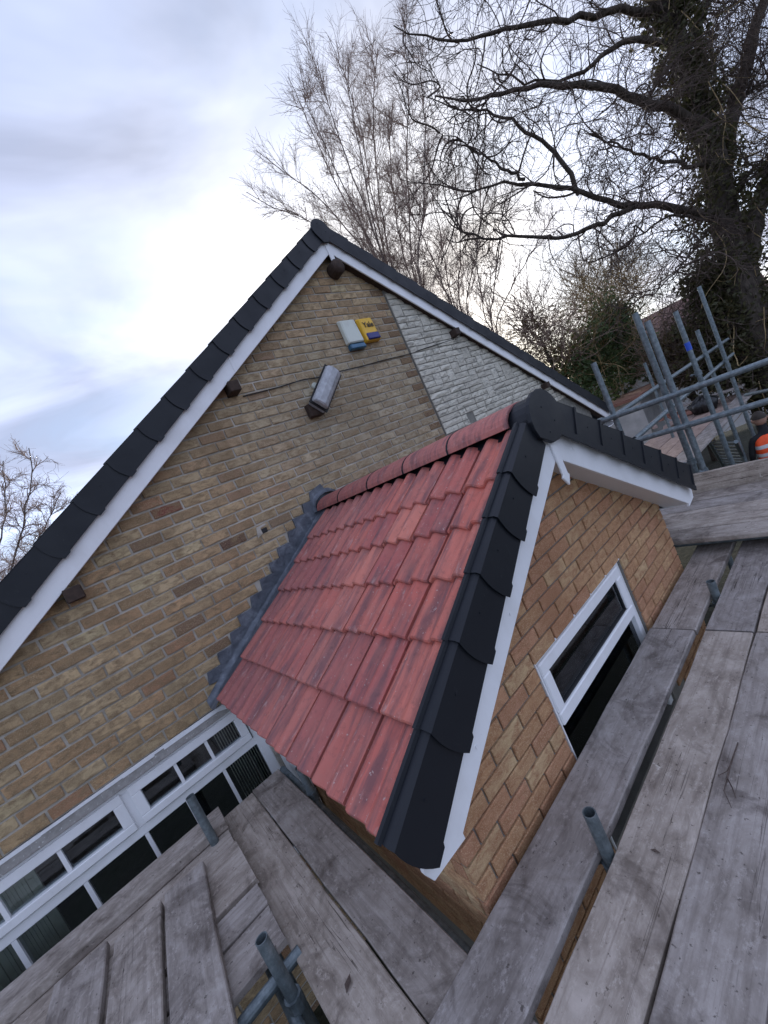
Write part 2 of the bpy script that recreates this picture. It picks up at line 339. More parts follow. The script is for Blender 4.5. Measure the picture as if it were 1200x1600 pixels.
MT['twig_birch'] = bark('hazed_birch_twig', (0.26, 0.185, 0.15), (0.40, 0.30, 0.245))  # lightened beyond bark tone: distance haze is put into the colour
MT['vine'] = bark('pale_vine', (0.28, 0.20, 0.10), (0.46, 0.35, 0.19))  # also carries the painted sunset gold of the shrub behind the evergreen
def leaf(name, cols):
    m, t, p = material(name); pos = geo_pos(t)
    c = ramp_node(t, noise(t, pos, 7, 5, 0.7), [(0.3+0.4*i/(len(cols)-1), x) for i, x in enumerate(cols)])
    t.links.new(c, p.inputs['Base Color']); p.inputs['Roughness'].default_value = 0.5; p.inputs['Specular IOR Level'].default_value = 0.4
    tl = t.nodes.new('ShaderNodeBsdfTranslucent'); t.links.new(c, tl.inputs[0]); ms = t.nodes.new('ShaderNodeMixShader'); ms.inputs[0].default_value = 0.4
    t.links.new(p.outputs[0], ms.inputs[1]); t.links.new(tl.outputs[0], ms.inputs[2]); t.links.new(ms.outputs[0], t.nodes['Material Output'].inputs[0]); return m
MT['ivy'] = leaf('ivy_leaf', [(0.045, 0.045, 0.02), (0.075, 0.075, 0.03), (0.12, 0.10, 0.05)])
MT['evergreen'] = leaf('evergreen_leaf', [(0.04, 0.075, 0.03), (0.085, 0.13, 0.05), (0.16, 0.19, 0.085)])
MT['hedge'] = leaf('hedge_leaf', [(0.08, 0.05, 0.03), (0.12, 0.10, 0.045), (0.16, 0.12, 0.07)])

# ================================================================== ground
GZ = -3.45
g = MB(); n = 24
xs = [-900, -200, -60, -20, -8, -4, 0, 4, 8, 14, 22, 40, 90, 250, 900]
for i in range(len(xs)):
    for j in range(len(xs)):
        d = math.hypot(xs[i], xs[j]); g.v.append((xs[i], xs[j], GZ+(0.0 if d < 15 else 0.4*math.sin(i*2.1+j*1.3))))
k = len(xs)
g.f = [(i*k+j, (i+1)*k+j, (i+1)*k+j+1, i*k+j+1) for i in range(k-1) for j in range(k-1)]; g.m = [0]*len(g.f)
tag(g.build('ground', MT['ground']), kind='structure')

# ================================================================== main house
DM, YB = 3.40, 3.30                      # wall face, bargeboard face
AX, AZ, TM = 3.234, 2.442, 0.666         # apex of the bargeboards' lower edge, pitch
def B(x): return AZ-TM*abs(x-AX)
house = empty('house', (3.0, DM, GZ))
tag(house, 'brick bungalow with tall gable, white bargeboards and black verge caps', 'house')
HO = Vector(house.location)
def part(mb, name, mats, parent, **kw):   # parts are modelled in world metres; keep them there under a moved root
    o = mb.build(name, mats, parent, **kw)
    off = Vector((0, 0, 0)); q = parent
    while q is not None: off += Vector(q.location); q = q.parent
    o.data.transform(Matrix.Translation(-off)); return o
WX0, WX1 = -1.55, 7.75                    # ends of the gable wall
ZL1, ZL0 = -1.066, -1.149                 # lintel top and bottom
WIN0, WIN1 = -2.6, 0.50
wall = MB()
TK = DM+0.009
wall.prism_y([(WX0, ZL1), (WX1, ZL1), (WX1, B(WX1)+0.2), (AX, AZ+0.2), (WX0, B(WX0)+0.2)], TK, TK+0.25)
wall.box(WIN1, WX1, TK, TK+0.25, GZ, ZL1-0.001); wall.box(WX0, WIN1, TK, TK+0.25, GZ, -2.45)
gable = part(wall, 'gable_wall', MT['mortar'], house)
def brick_mesh(name, lx, hz, dep, mat, seed, rough=0.002):
    rr = random.Random(seed); e = 0.0035
    mb = MB(); x, z = lx/2, hz/2
    def j(): return rr.uniform(-rough, rough)
    back = [(-x, dep, -z), (x, dep, -z), (x, dep, z), (-x, dep, z)]
    mid = [(px+j(), e, pz+j()) for px, _, pz in back]
    m5 = [(-x*0.33, 0.0+j()*0.5), (x*0.33, j()*0.5)]
    fr = [(-x+e*1.4+j(), abs(j())*0.6, -z+e*1.4+j()), (x-e*1.4+j(), abs(j())*0.6, -z+e*1.4+j()), (x-e*1.4+j(), abs(j())*0.6, z-e*1.4+j()), (-x+e*1.4+j(), abs(j())*0.6, z-e*1.4+j())]
    mb.add(back+mid+fr, [(0,1,5,4),(1,2,6,5),(2,3,7,6),(3,0,4,7),(4,5,9,8),(5,6,10,9),(6,7,11,10),(7,4,8,11),(8,9,10,11)])
    me = bpy.data.meshes.new(name); me.from_pydata(mb.v, [], mb.f); me.materials.append(mat); return me
CH, CL = 0.0867, 0.2265
bm_full = [brick_mesh('brick', CL-0.014, CH-0.015, 0.03, MT['brick'], i, 0.0035) for i in range(6)]
bm_half = [brick_mesh('brick', CL/2-0.014, CH-0.015, 0.03, MT['brick'], 20+i, 0.0035) for i in range(4)]
PAL = [(0.55, 0.395, 0.225), (0.52, 0.36, 0.195), (0.53, 0.335, 0.18), (0.51, 0.39, 0.23), (0.43, 0.285, 0.155), (0.58, 0.435, 0.255), (0.53, 0.40, 0.235), (0.46, 0.285, 0.155)]
def lerp(a, b, f): return tuple(p+(q-p)*f for p, q in zip(a, b))
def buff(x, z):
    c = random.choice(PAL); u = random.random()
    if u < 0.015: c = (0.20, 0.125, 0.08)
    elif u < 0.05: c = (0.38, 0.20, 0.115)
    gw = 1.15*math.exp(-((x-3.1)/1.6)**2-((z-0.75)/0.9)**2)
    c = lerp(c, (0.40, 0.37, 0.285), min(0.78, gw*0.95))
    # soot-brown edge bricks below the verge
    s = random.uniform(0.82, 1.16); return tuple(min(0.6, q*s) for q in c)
STX = 3.876
def proj(p):
    q = RW @ np.array(p); return 600+FPX*q[0]/q[2], 800+FPX*q[1]/q[2], q[2]
def in_poly(x, y, P):
    c = False
    for i in range(len(P)):
        (x0, y0), (x1, y1) = P[i-1], P[i]
        if (y0 > y) != (y1 > y) and x < (x1-x0)*(y-y0)/(y1-y0)+x0: c = not c
    return c
PORCH_PX = [(338, 1100), (478, 780), (815, 625), (1090, 745), (1090, 1600), (600, 1330)]
def tip(k): return 0.33+0.132*(k-2)
cands = []
for k in range(-2, 44):
    z = ZL1+(k+0.5)*CH; off = 0.058 if k % 2 else 0.058+CL/2
    x = -6*CL*1.5-0.0+off-0.012
    x = off-0.012+0.46-9*CL
    while x < STX:
        x0, x1 = x, min(x+CL, STX); x += CL
        if k < 0: 
            if x0 < WIN1: continue
        if x1-x0 < 0.05: continue
        xc = (x0+x1)/2
        if xc < WX0+0.1 or z > B(xc)+0.09: continue
        if 2 <= k <= 13:                 # courses end at the stepped lead
            if x0 >= tip(k)-0.03: 
                if x0 < 2.1-0.0 and z < 0.05: continue
            elif x1 > tip(k) and z < 0.05: x1 = tip(k); xc = (x0+x1)/2
            if x1-x0 < 0.04: continue
        cands.append((xc, z, x1-x0, k))
def vis(c):
    u, v, d = proj((c[0], DM, c[1]))
    if d <= 0.3 or not (-10 < u < 1210 and -10 < v < 1610) or in_poly(u, v, PORCH_PX): return 0
    return c[2]/d**2
cands.sort(key=lambda c: -vis(c))
sv, sf, scol = [], [], []
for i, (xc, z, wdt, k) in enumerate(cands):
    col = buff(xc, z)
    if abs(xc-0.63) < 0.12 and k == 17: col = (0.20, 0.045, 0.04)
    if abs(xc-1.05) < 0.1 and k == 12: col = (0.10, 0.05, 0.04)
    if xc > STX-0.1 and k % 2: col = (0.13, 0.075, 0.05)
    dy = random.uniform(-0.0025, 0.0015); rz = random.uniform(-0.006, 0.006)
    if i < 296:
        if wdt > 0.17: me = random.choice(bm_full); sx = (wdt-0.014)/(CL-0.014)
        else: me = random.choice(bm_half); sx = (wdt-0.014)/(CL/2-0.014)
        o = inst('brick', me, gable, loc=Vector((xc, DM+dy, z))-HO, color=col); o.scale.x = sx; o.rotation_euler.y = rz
    else:
        me = random.choice(bm_full); sx = (wdt-0.014)/(CL-0.014); b = len(sv)
        sv += [(v.co.x*sx+xc, v.co.y+DM+dy, v.co.z+z+v.co.x*rz) for v in me.vertices]
        for p in me.polygons: sf.append(tuple(i_+b for i_ in p.vertices)); scol.append(col)
for k in range(-28, -16):                     # courses under the long window, glimpsed between the boards
    x = WX0+(CL/2 if k % 2 else 0)
    while x < 0.56:
        me = random.choice(bm_full); b = len(sv); z = ZL1+(k+0.5)*CH; col = buff(x, z)
        sv += [(v.co.x+x+CL/2, v.co.y+DM, v.co.z+z) for v in me.vertices]
        for p in me.polygons: sf.append(tuple(i_+b for i_ in p.vertices)); scol.append(col)
        x += CL
m_ = MB(); m_.add(sv, sf); o = part(m_, 'brickwork', MT['brick_s'], gable, fix=False); o['kind'] = 'stuff'
at_ = o.data.attributes.new('col', 'FLOAT_COLOR', 'FACE'); at_.data.foreach_set('color', [q for c in scol for q in (*c, 1)])

# painted stone cladding right of the brick
sl_ = MB(); SY = DM-0.014
sl_.prism_y([(STX+0.004, -1.6), (WX1-0.004, -1.6), (WX1-0.004, B(WX1)+0.13), (STX+0.004, B(STX)+0.13)], SY, SY+0.024)
clad = part(sl_, 'stone_cladding', MT['stone_joint'], house)
RH = 0.078; occ = {}
def stone(x0, x1, z0, z1):
    rr = random; g_ = 0.006; x0 += g_; x1 -= g_; z0 += g_; z1 -= g_
    if x1-x0 < 0.025: return
    nx = 4 if x1-x0 > 0.15 else 3; mb = MB(); d = rr.uniform(0.010, 0.022); vs = []
    for j in range(3):
        for i in range(nx):
            e = (i in (0, nx-1)) or (j in (0, 2))
            vs.append((x0+(x1-x0)*i/(nx-1)+rr.uniform(-.003, .003), SY-(d*0.45 if e else d)+rr.uniform(-.004, .004), z0+(z1-z0)*j/2+rr.uniform(-.003, .003)))
    bk = [(x0, SY+0.002, z0), (x1, SY+0.002, z0), (x1, SY+0.002, z1), (x0, SY+0.002, z1)]
    fs = [(j*nx+i, j*nx+i+1, (j+1)*nx+i+1, (j+1)*nx+i) for j in range(2) for i in range(nx-1)]
    b = len(vs); fs += [tuple(list(range(nx))+[b+1, b]), tuple(list(range(3*nx-1, 2*nx-1, -1))+[b+3, b+2]), (0, b, b+3, 2*nx, nx), (nx-1, 2*nx-1, 3*nx-1, b+2, b+1)]
    mb.add(vs+bk, fs); part(mb, 'stone', MT['stone'], clad)
ns = 0
for r_i in range(0, 32):
    z0 = -0.12+r_i*RH; x = STX+0.006; busy = occ.get(r_i, [])
    while x < WX1-0.05:
        hit = [b for b in busy if b[0] <= x+0.001 < b[1]]
        if hit: x = hit[0][1]; continue
        nxt = min([b[0] for b in busy if b[0] > x]+[WX1-0.02])
        wd = random.choice([0.14, 0.2, 0.26, 0.32, 0.4]); tall = 1
        if random.random() < 0.10: wd = random.choice([0.14, 0.17, 0.24]); tall = 3 if wd > 0.2 else 2
        if x+wd > nxt-0.08: wd = nxt-x
        if wd > 0.45: wd = 0.3
        top = z0+tall*RH
        if top-RH*0.5 < B(x+wd/2)+0.1 and wd > 0.03:
            u, v, d = proj((x+wd/2, SY, z0))
            if not in_poly(u, v, PORCH_PX) or z0 > 0.05:
                stone(x, x+wd, z0, top); ns += 1
            for q in range(1, tall): occ.setdefault(r_i+q, []).append((x, x+wd))
        x += wd

# lintel and flaking paint line
lt = MB(); lt.box(-2.75, WIN1+0.04, DM-0.012, DM+0.12, ZL0, ZL1-0.006); part(lt, 'lintel', MT['lintel'], house, bevel=0.004)
pl = MB(); x = -2.7
while x < WIN1:
    l_ = random.uniform(0.05, 0.3)
    pl = MB()
    if random.random() < 0.88:
        pl.box(x, min(x+l_, WIN1), DM-0.016-random.uniform(0, .002), DM-0.004, ZL1-random.uniform(0.014, 0.03), ZL1-random.uniform(-.001, .004)); part(pl, 'paint_flake', MT['paint'], house)
    x += l_
pl = MB(); pl.prism_y([(0.22, ZL1-0.008), (WIN1, ZL1-0.008), (WIN1, ZL0+0.01), (0.42, ZL0+0.022), (0.36, ZL1-0.055)], DM-0.0155, DM-0.008)
part(pl, 'paint_patch', MT['paint'], house)

# ---- long window under the gable
win = empty('window', (WIN1, 3.43, -2.45), parent=house); win.location -= HO
FY = 3.43
def wpart(f, name, mat, bevel=0.004):
    mb = MB(); f(mb); return part(mb, name, mat, win, bevel=bevel)
TZ0, TZ1 = -1.392, -1.512       # glass bottom of top lights, glass top of lower lights
MULL = [-0.398, -1.46]; 
def frame(mb):
    mb.box(WIN0, WIN1, FY-0.005, FY+0.07, -1.192, ZL0-0.001)
    mb.box(WIN0, WIN1, FY+0.002, FY+0.07, TZ1, -1.452)
    mb.box(WIN1-0.075, WIN1, FY-0.001, FY+0.069, -2.40, -1.193); mb.box(WIN0, WIN0+0.07, FY-0.001, FY+0.069, -2.40, -1.193)
    mb.box(WIN0, WIN1, FY-0.004, FY+0.069, -2.45, -2.401)
    for c in (-0.398, -1.46): mb.box(c-0.03, c+0.03, FY-0.002, FY+0.068, -1.4515, -1.1925)
wpart(frame, 'frame', MT['upvc'])
for a, b in ((-2.53, -1.485), (-1.435, -0.42), (-0.376, WIN1-0.085)):     # opening top lights
    def sash(mb, a=a, b=b):
        z1, z0 = -1.172, -1.442; t_ = 0.062
        mb.box(a, b, FY-0.022, FY+0.04, z1-t_, z1); mb.box(a, b, FY-0.022, FY+0.04, z0, z0+0.052)
        mb.box(a, a+t_, FY-0.0215, FY+0.04, z0+0.0525, z1-t_-0.0005); mb.box(b-t_, b, FY-0.0215, FY+0.04, z0+0.0525, z1-t_-0.0005)
    wpart(sash, 'sash', MT['upvc'])
    w3 = (b-a-0.124)/3
    for q in (1, 2):
        def gb(mb, c=a+0.062+q*w3): mb.box(c-0.011, c+0.011, FY-0.012, FY+0.014, -1.389, -1.2345)
        wpart(gb, 'glazing_bar', MT['upvc'], 0)
    def pn(mb, a=a, b=b): mb.box(a+0.05, b-0.05, FY+0.015, FY+0.021, -1.41, -1.22)
    wpart(pn, 'pane', MT['glass'], 0)
for a, b in ((-2.53, -1.46), (-1.46, -0.398), (-0.398, WIN1-0.075)):
    w3 = (b-a)/3
    for q in ((0, 1, 2) if a > -2.5 else (1, 2)):
        def gb(mb, c=a+q*w3): mb.box(c-0.012, c+0.012, FY+0.004, FY+0.03, -2.399, TZ1-0.0005)
        wpart(gb, 'glazing_bar', MT['upvc'], 0)
    def pn(mb, a=a, b=b): mb.box(a, b, FY+0.031, FY+0.037, -2.40, TZ1)
    wpart(pn, 'pane', MT['glass'], 0)
def room(mb):
    mb.add([(WIN0, FY+0.09, -2.5), (WIN1+0.3, FY+0.09, -2.5), (WIN1+0.3, FY+2.2, -2.5), (WIN0, FY+2.2, -2.5), (WIN0, FY+0.09, -1.12), (WIN1+0.3, FY+0.09, -1.12), (WIN1+0.3, FY+2.2, -1.12), (WIN0, FY+2.2, -1.12)],
           [(0,1,2,3),(4,7,6,5),(1,5,6,2),(2,6,7,3),(3,7,4,0)])
wpart(room, 'room', MT['interior'], 0)
for a, b, st in ((0.20, 0.42, 0.019), (-1.40, -0.93, 0.017)):               # bunched vertical blinds
    def bl(mb, a=a, b=b, st=st):
        x = a
        while x < b: mb.box(x, x+st*(0.3 if a > 0 else 0.9), FY+0.085+random.uniform(-.006, .006), FY+0.10, -2.4, -1.2); x += st
    wpart(bl, 'blind', MT['blind'], 0)

# ---- roof of the house
ZT = lambda x: B(x)+0.30
for sgn in (-1, 1):
    xe = AX+sgn*5.20
    mb = MB(); P_ = [(AX, ZT(AX)-0.02), (xe, ZT(xe)-0.02), (xe, ZT(xe)-0.10), (AX, ZT(AX)-0.10)]
    mb.prism_y(P_, YB+0.03, 10.2)
    roof = part(mb, 'roof', MT['slate'], house)
    ca = math.atan(TM); Lr = 5.20/math.cos(ca); rows = MB()
    s = 0.1
    while s < Lr:                                   # interlocking courses on the slope
        e = min(s+0.345, Lr+0.03)
        x0, x1 = AX+sgn*s*math.cos(ca), AX+sgn*e*math.cos(ca)
        z0, z1 = ZT(AX)-s*math.sin(ca)-0.018, ZT(AX)-e*math.sin(ca)+0.012
        y = YB+0.05
        while y < 10.1:
            rows.prism_y([(x0, z0), (x1, z1), (x1, z1-0.016), (x0, z0-0.016)], y, y+0.155)
            rows.prism_y([(x0, z0+0.02), (x1, z1+0.02), (x1, z1+0.001), (x0, z0+0.001)], y+0.155, y+0.295); y += 0.30
        s += 0.33
    o = part(rows, 'roof_courses', MT['slate'], house, fix=False); o['kind'] = 'stuff'
    # bargeboard and soffit
    xb = AX+sgn*5.05
    mb = MB(); mb.prism_y([(AX, AZ), (xb, B(xb)), (xb, B(xb)+0.22), (AX, AZ+0.22)], YB, YB+0.018)
    if sgn > 0: mb.prism_y([(xb, B(xb)), (xb+0.09, B(xb)-0.03), (xb+0.09, B(xb)+0.12), (xb, B(xb)+0.2)], YB-0.001, YB+0.02)
    part(mb, 'bargeboard', MT['upvc'], house, bevel=0.003)
    mb = MB(); mb.prism_y([(AX, AZ+0.02), (xb, B(xb)+0.02), (xb, B(xb)+0.03), (AX, AZ+0.03)], YB+0.019, DM+0.02)
    part(mb, 'soffit', MT['purlin'], house)
mb = MB(); q0 = 1.62; mb.prism_y([(q0-0.03, B(q0-0.03)), (q0+0.03, B(q0+0.03)), (q0+0.03, B(q0+0.03)+0.2), (q0-0.03, B(q0-0.03)+0.2)], YB-0.004, YB-0.0005); part(mb, 'joint_cover', MT['upvc'], house)
mb = MB(); mb.box(AX-0.028, AX+0.028, YB-0.012, YB-0.0005, AZ-0.13, AZ+0.16); mb.prism_y([(AX-0.028, AZ-0.1305), (AX+0.028, AZ-0.1305), (AX, AZ-0.17)], YB-0.012, YB-0.0005)
part(mb, 'apex_trim', MT['upvc'], house)
mb = MB()
for i_ in range(5): mb.tube([(AX, YB+0.03+0.02*i_, AZ-0.19), (AX, YB+0.05+0.02*i_, AZ-0.19)], 0.085-0.0*(i_), 14, cap=True)
mb = MB(); mb.tube([(AX+0.02, YB-0.05, AZ-0.16), (AX+0.02, YB-0.02, AZ-0.16), (AX+0.02, DM+0.01, AZ-0.16)], [0.05, 0.085, 0.085], 14); part(mb, 'ridge_beam_end', MT['purlin'], house, bevel=0.01)
for (px, pz) in ((1.52, 1.16), (-0.12, 0.05), (4.80, 1.20), (6.50, 0.04)):
    mb = MB(); zc = B(px)-0.02
    mb.box(px-0.05, px+0.05, YB-0.03, DM+0.02, zc-0.095, zc-0.002); part(mb, 'purlin_end', MT['purlin'], house, bevel=0.006)

# ---- dry verge caps (black plastic, one per tile course)
def verge_mesh(name, length, top, drop, inn, bulge, taper=0.012, ch=0.0, lip=0.0):
    """local x down the slope, y outward from the wall, z normal to the slope"""
    mb = MB(); th = 0.004; nseg = 7
    zt0, zb0 = top-taper*0.7, -drop+taper; zt1, zb1 = top, -drop-taper*0.2; zf0, zf1 = zt0-ch, zt1-ch
    def outline(o0, o1, inset):
        pts = [(0.0, o0, zf0-inset)]
        zs = [zf1-inset-(zf1-zb1-2*inset)*q/nseg for q in range(nseg+1)]
        pts += [(length+bulge*(1-((q/nseg)*2-1)**2)-(0 if not inset else .0), o1, z) for q, z in enumerate(zs)]
        pts += [(length-0.05, o1-taper*0.1, zb1+inset*0), (length-0.06, o1-taper*0.2, zb1+0.009), (0.0, o0, zb0+inset)]
        return pts
    a = outline(0.0, taper, 0); b = outline(-th, taper-th, 0); n_ = len(a)
    mb.add(a+b, [tuple(range(n_)), tuple(range(2*n_-1, n_-1, -1))]+[(i, (i+1) % n_, (i+1) % n_+n_, i+n_) for i in range(n_)])
    # top flange with a raised inner lip
    if ch:
        mb.add([(0, 0, zf0), (length, taper, zf1), (length, taper-ch, zt1), (0, -ch, zt0), (0, -th, zf0-th), (length, taper-th, zf1-th), (length, taper-ch-th, zt1-th), (0, -ch-th, zt0-th)], [(0,1,2,3),(4,7,6,5),(0,4,5,1),(1,5,6,2),(2,6,7,3),(3,7,4,0)])
    if lip:
        mb.add([(0.004, 0.001, zb0+0.036), (length-0.004, taper+0.001, zb1+0.036), (length-0.004, taper+lip, zb1+0.030), (0.004, lip*0.7, zb0+0.030), (0.004, 0.001, zb0-0.004), (length-0.004, taper+0.001, zb1-0.004), (length-0.004, taper+lip, zb1-0.004), (0.004, lip*0.7, zb0-0.004)], [(0,1,2,3),(4,7,6,5),(0,4,5,1),(1,5,6,2),(2,6,7,3),(3,7,4,0)])
        mb.add([(length-0.016, taper*.95, zf1), (length, taper+0.001, zf1), (length, taper+0.007, zf1), (length-0.016, taper+0.006, zf1), (length-0.016, taper*.95, zb1+0.037), (length, taper+0.001, zb1+0.037), (length, taper+0.007, zb1+0.037), (length-0.016, taper+0.006, zb1+0.037)], [(0,1,2,3),(4,7,6,5),(0,4,5,1),(1,5,6,2),(2,6,7,3),(3,7,4,0)])
    mb.add([(0, -ch, zt0), (length, taper-ch, zt1), (length, -inn, zt1+0.004), (0, -inn, zt0+0.004), (0, -ch, zt0-th), (length, taper-ch, zt1-th), (length, -inn, zt1-th-0.01), (0, -inn, zt0-th-0.01)],
           [(0,1,2,3),(4,7,6,5),(0,4,5,1),(1,5,6,2),(2,6,7,3),(3,7,4,0)])
    mb.add([(0, -inn+0.022, zt0+0.003), (length+0.006, -inn+0.022, zt1+0.003), (length+0.006, -inn, zt1+0.003), (0, -inn, zt0+0.003), (0, -inn+0.018, zt0+0.016), (length+0.006, -inn+0.018, zt1+0.016), (length+0.006, -inn+0.002, zt1+0.016), (0, -inn+0.002, zt0+0.016)],
           [(0,3,2,1),(4,5,6,7),(0,1,5,4),(1,2,6,5),(2,3,7,6),(3,0,4,7)])
    mb.tube([(length*0.55, taper*0.5, -drop*0.2), (length*0.55, taper*0.5+0.003, -drop*0.2)], 0.0045, 8)
    me = bpy.data.meshes.new(name); me.from_pydata(mb.v, [], mb.f); me.materials.append(MT['black'])
    bm = bmesh.new(); bm.from_mesh(me); bmesh.ops.recalc_face_normals(bm, faces=bm.faces); bm.to_mesh(me); bm.free(); return me
def verge_run(parent, ax, az, tan, sgn, yface, ends, mesh_len, mesh):
    a = math.atan(tan); off = Vector(parent.location)
    d = Vector((sgn*math.cos(a), 0, -math.sin(a))); nrm = Vector((sgn*math.sin(a), 0, math.cos(a))); outw = Vector((0, -1, 0))
    for s in ends:
        o0 = Vector((ax, yface, az))+d*(s-mesh_len)-off
        X, Y, Z = d, outw, nrm
        m = Matrix(((X.x, Y.x, Z.x, o0.x), (X.y, Y.y, Z.y, o0.y), (X.z, Y.z, Z.z, o0.z), (0, 0, 0, 1)))
        inst('verge_cap', mesh, parent, mtx=m)
vm_main = verge_mesh('verge_cap', 0.38, 0.042, 0.142, 0.09, 0.022)
for sgn in (-1, 1):
    verge_run(house, AX, ZT(AX), TM, sgn, YB-0.022, [0.35+0.338*i for i in range(18)], 0.38, vm_main)
def ridge_end(parent, name, cx, cz, y0, y1, r, vtip):
    off = Vector(parent.location); mb = MB(); P_ = []
    for i in range(15):
        an = rad(-28+236*i/14); P_.append((cx+r*math.cos(an), cz+r*math.sin(an)))
    P_.append((cx-0.035, cz-vtip)); P_.append((cx+0.035, cz-vtip))
    mb.prism_y(P_, y0, y0+0.022)
    Q = [(cx+(r-0.02)*math.cos(rad(180*i/12)), cz+(r-0.02)*math.sin(rad(180*i/12))) for i in range(13)]
    Q2 = [(cx+(r-0.032)*math.cos(rad(180*i/12)), cz+(r-0.032)*math.sin(rad(180*i/12))) for i in range(12, -1, -1)]
    mb.prism_y(Q+Q2, y0+0.023, y1)
    for dx, dz in ((-0.02, 0.06), (0.05, -0.03), (-0.03, -0.07)): mb.tube([(cx+dx, y0+0.004, cz+dz), (cx+dx, y0-0.003, cz+dz)], 0.006, 8)
    return part(mb, name, MT['black'], parent, bevel=0.004)
ridge_end(house, 'ridge_end_cap', AX-0.02, ZT(AX)-0.06, YB-0.045, YB+0.12, 0.115, 0.15)
mb = MB(); r0 = 0.115
mb.prism_y([(AX+r0*math.cos(rad(180*i/12)), ZT(AX)-0.06+r0*math.sin(rad(180*i/12))) for i in range(13)], YB+0.121, 10.2); part(mb, 'ridge', MT['slate'], house)
# gutter at the right eave, side wall below
mb = MB(); xe = AX+5.17
mb.tube([(xe+0.06, YB-0.02, ZT(xe)-0.12), (xe+0.06, 10.1, ZT(xe)-0.12)], 0.055, 10); part(mb, 'gutter', MT['black'], house)
mb = MB(); mb.box(WX1, WX1+0.02, TK+0.01, 10.0, GZ, B(WX1)+0.1); part(mb, 'side_wall', MT['mortar'], house)
mb = MB(); mb.box(WX1+0.021, xe, YB+0.03, 10.0, B(xe)+0.01, B(xe)+0.025); mb.box(xe-0.02, xe, YB+0.03, 10.0, B(xe)+0.026, B(xe)+0.2); part(mb, 'eave_board', MT['upvc'], house)
# old hole in the mortar, stepped lead
mb = MB(); p0 = at_y(412, 829, DM); mb.box(p0[0]-0.035, p0[0]+0.035, DM-0.004, DM+0.01, p0[2]-0.02, p0[2]+0.02); part(mb, 'cable_hole', MT['rubber'], house, bevel=0.004)
mb = MB(); mb.prism_y([(p0[0]-0.075, p0[2]-0.04), (p0[0]-0.02, p0[2]-0.02), (p0[0]-0.02, p0[2]+0.03), (p0[0]+0.05, p0[2]+0.04), (p0[0]+0.03, p0[2]+0.055), (p0[0]-0.05, p0[2]+0.05)], DM-0.006, DM+0.005); part(mb, 'mortar_patch', MT['mortar'], house)

# ================================================================== porch
DP, PB = 1.22, 1.068                      # wall face, bargeboard face
PX, PZ0 = 1.912, 0.015                    # ridge line of the tile surface
TL, TR = 0.625, 0.595
PXL, PXR = 0.557, 3.265                   # wall corners
def zt(x): return PZ0-(TL*(PX-x) if x < PX else TR*(x-PX))
porch = empty('porch', (PX, DP, GZ))
tag(porch, 'small brick porch with red tiled gable roof and white-framed window', 'porch')
PO = Vector(porch.location)
W0, W1, WZ1, WZ0 = 1.318, 2.420, -1.103, -2.15     # window opening in the front wall
pk = DP+0.013
mb = MB()
mb.prism_y([(PXL+0.008, WZ1), (PXR-0.008, WZ1), (PXR-0.008, zt(PXR)-0.25), (PX, PZ0-0.25), (PXL+0.008, zt(PXL)-0.25)], pk, pk+0.2)
mb.box(PXL+0.008, W0, pk, pk+0.2, GZ, WZ1-0.0005); mb.box(W1, PXR-0.008, pk, pk+0.2, GZ, WZ1-0.0005); mb.box(W0+0.0005, W1-0.0005, pk, pk+0.2, GZ, WZ0)
front = part(mb, 'front_wall', MT['pmortar'], porch)
mb = MB(); mb.box(PXL+0.008, PXL+0.2, pk+0.2005, DM+0.005, GZ, zt(PXL+0.1)-0.22); sidew = part(mb, 'side_wall', MT['pmortar'], porch)
mb = MB(); mb.box(PXR-0.2, PXR-0.008, pk+0.2005, DM+0.005, GZ, zt(PXR-0.1)-0.22); part(mb, 'side_wall', MT['pbrick'], porch)
PH, PL = 0.0771, 0.2184
pm_full = [brick_mesh('brick', PL-0.011, PH-0.0105, 0.03, MT['pbrick'], 40+i, 0.0012) for i in range(6)]
pm_half = [brick_mesh('brick', PL/2-0.011, PH-0.0105, 0.03, MT['pbrick'], 60+i, 0.0012) for i in range(3)]
PPAL = [(0.52, 0.30, 0.155), (0.56, 0.35, 0.185), (0.50, 0.265, 0.15), (0.58, 0.41, 0.225), (0.48, 0.245, 0.145), (0.54, 0.33, 0.175)]
def pcol():
    s = random.uniform(0.88, 1.12); return tuple(c*s for c in random.choice(PPAL))
def pbrick(x0, x1, z, wallp):
    wd = x1-x0
    if wd < 0.03: return
    full = wd > 0.15; me = random.choice(pm_full if full else pm_half)
    o = inst('brick', me, wallp, loc=Vector(((x0+x1)/2, DP+random.uniform(-.0015, .0015), z))-PO, color=pcol())
    o.scale.x = (wd-0.011)/((PL if full else PL/2)-0.011)
for k in range(-14, 9):
    z = -1.115-(k+0.5)*PH; off = 0.985-4*PL-(PL/2 if k % 2 else 0)
    x = off
    while x < PXR:
        a, b = max(x, PXL), min(x+PL, PXR); x += PL
        if b-a < 0.03: continue
        if k >= 0 and b > W0 and a < W1:
            if a < W0: pbrick(a, W0, z, front)
            if b > W1: pbrick(W1, b, z, front)
            continue
        lim = min(zt(a), zt(b))-0.27
        if z+PH/2 > lim:
            if z-PH/2 > (zt((a+b)/2)-0.27): continue
        pbrick(a, b, z, front)
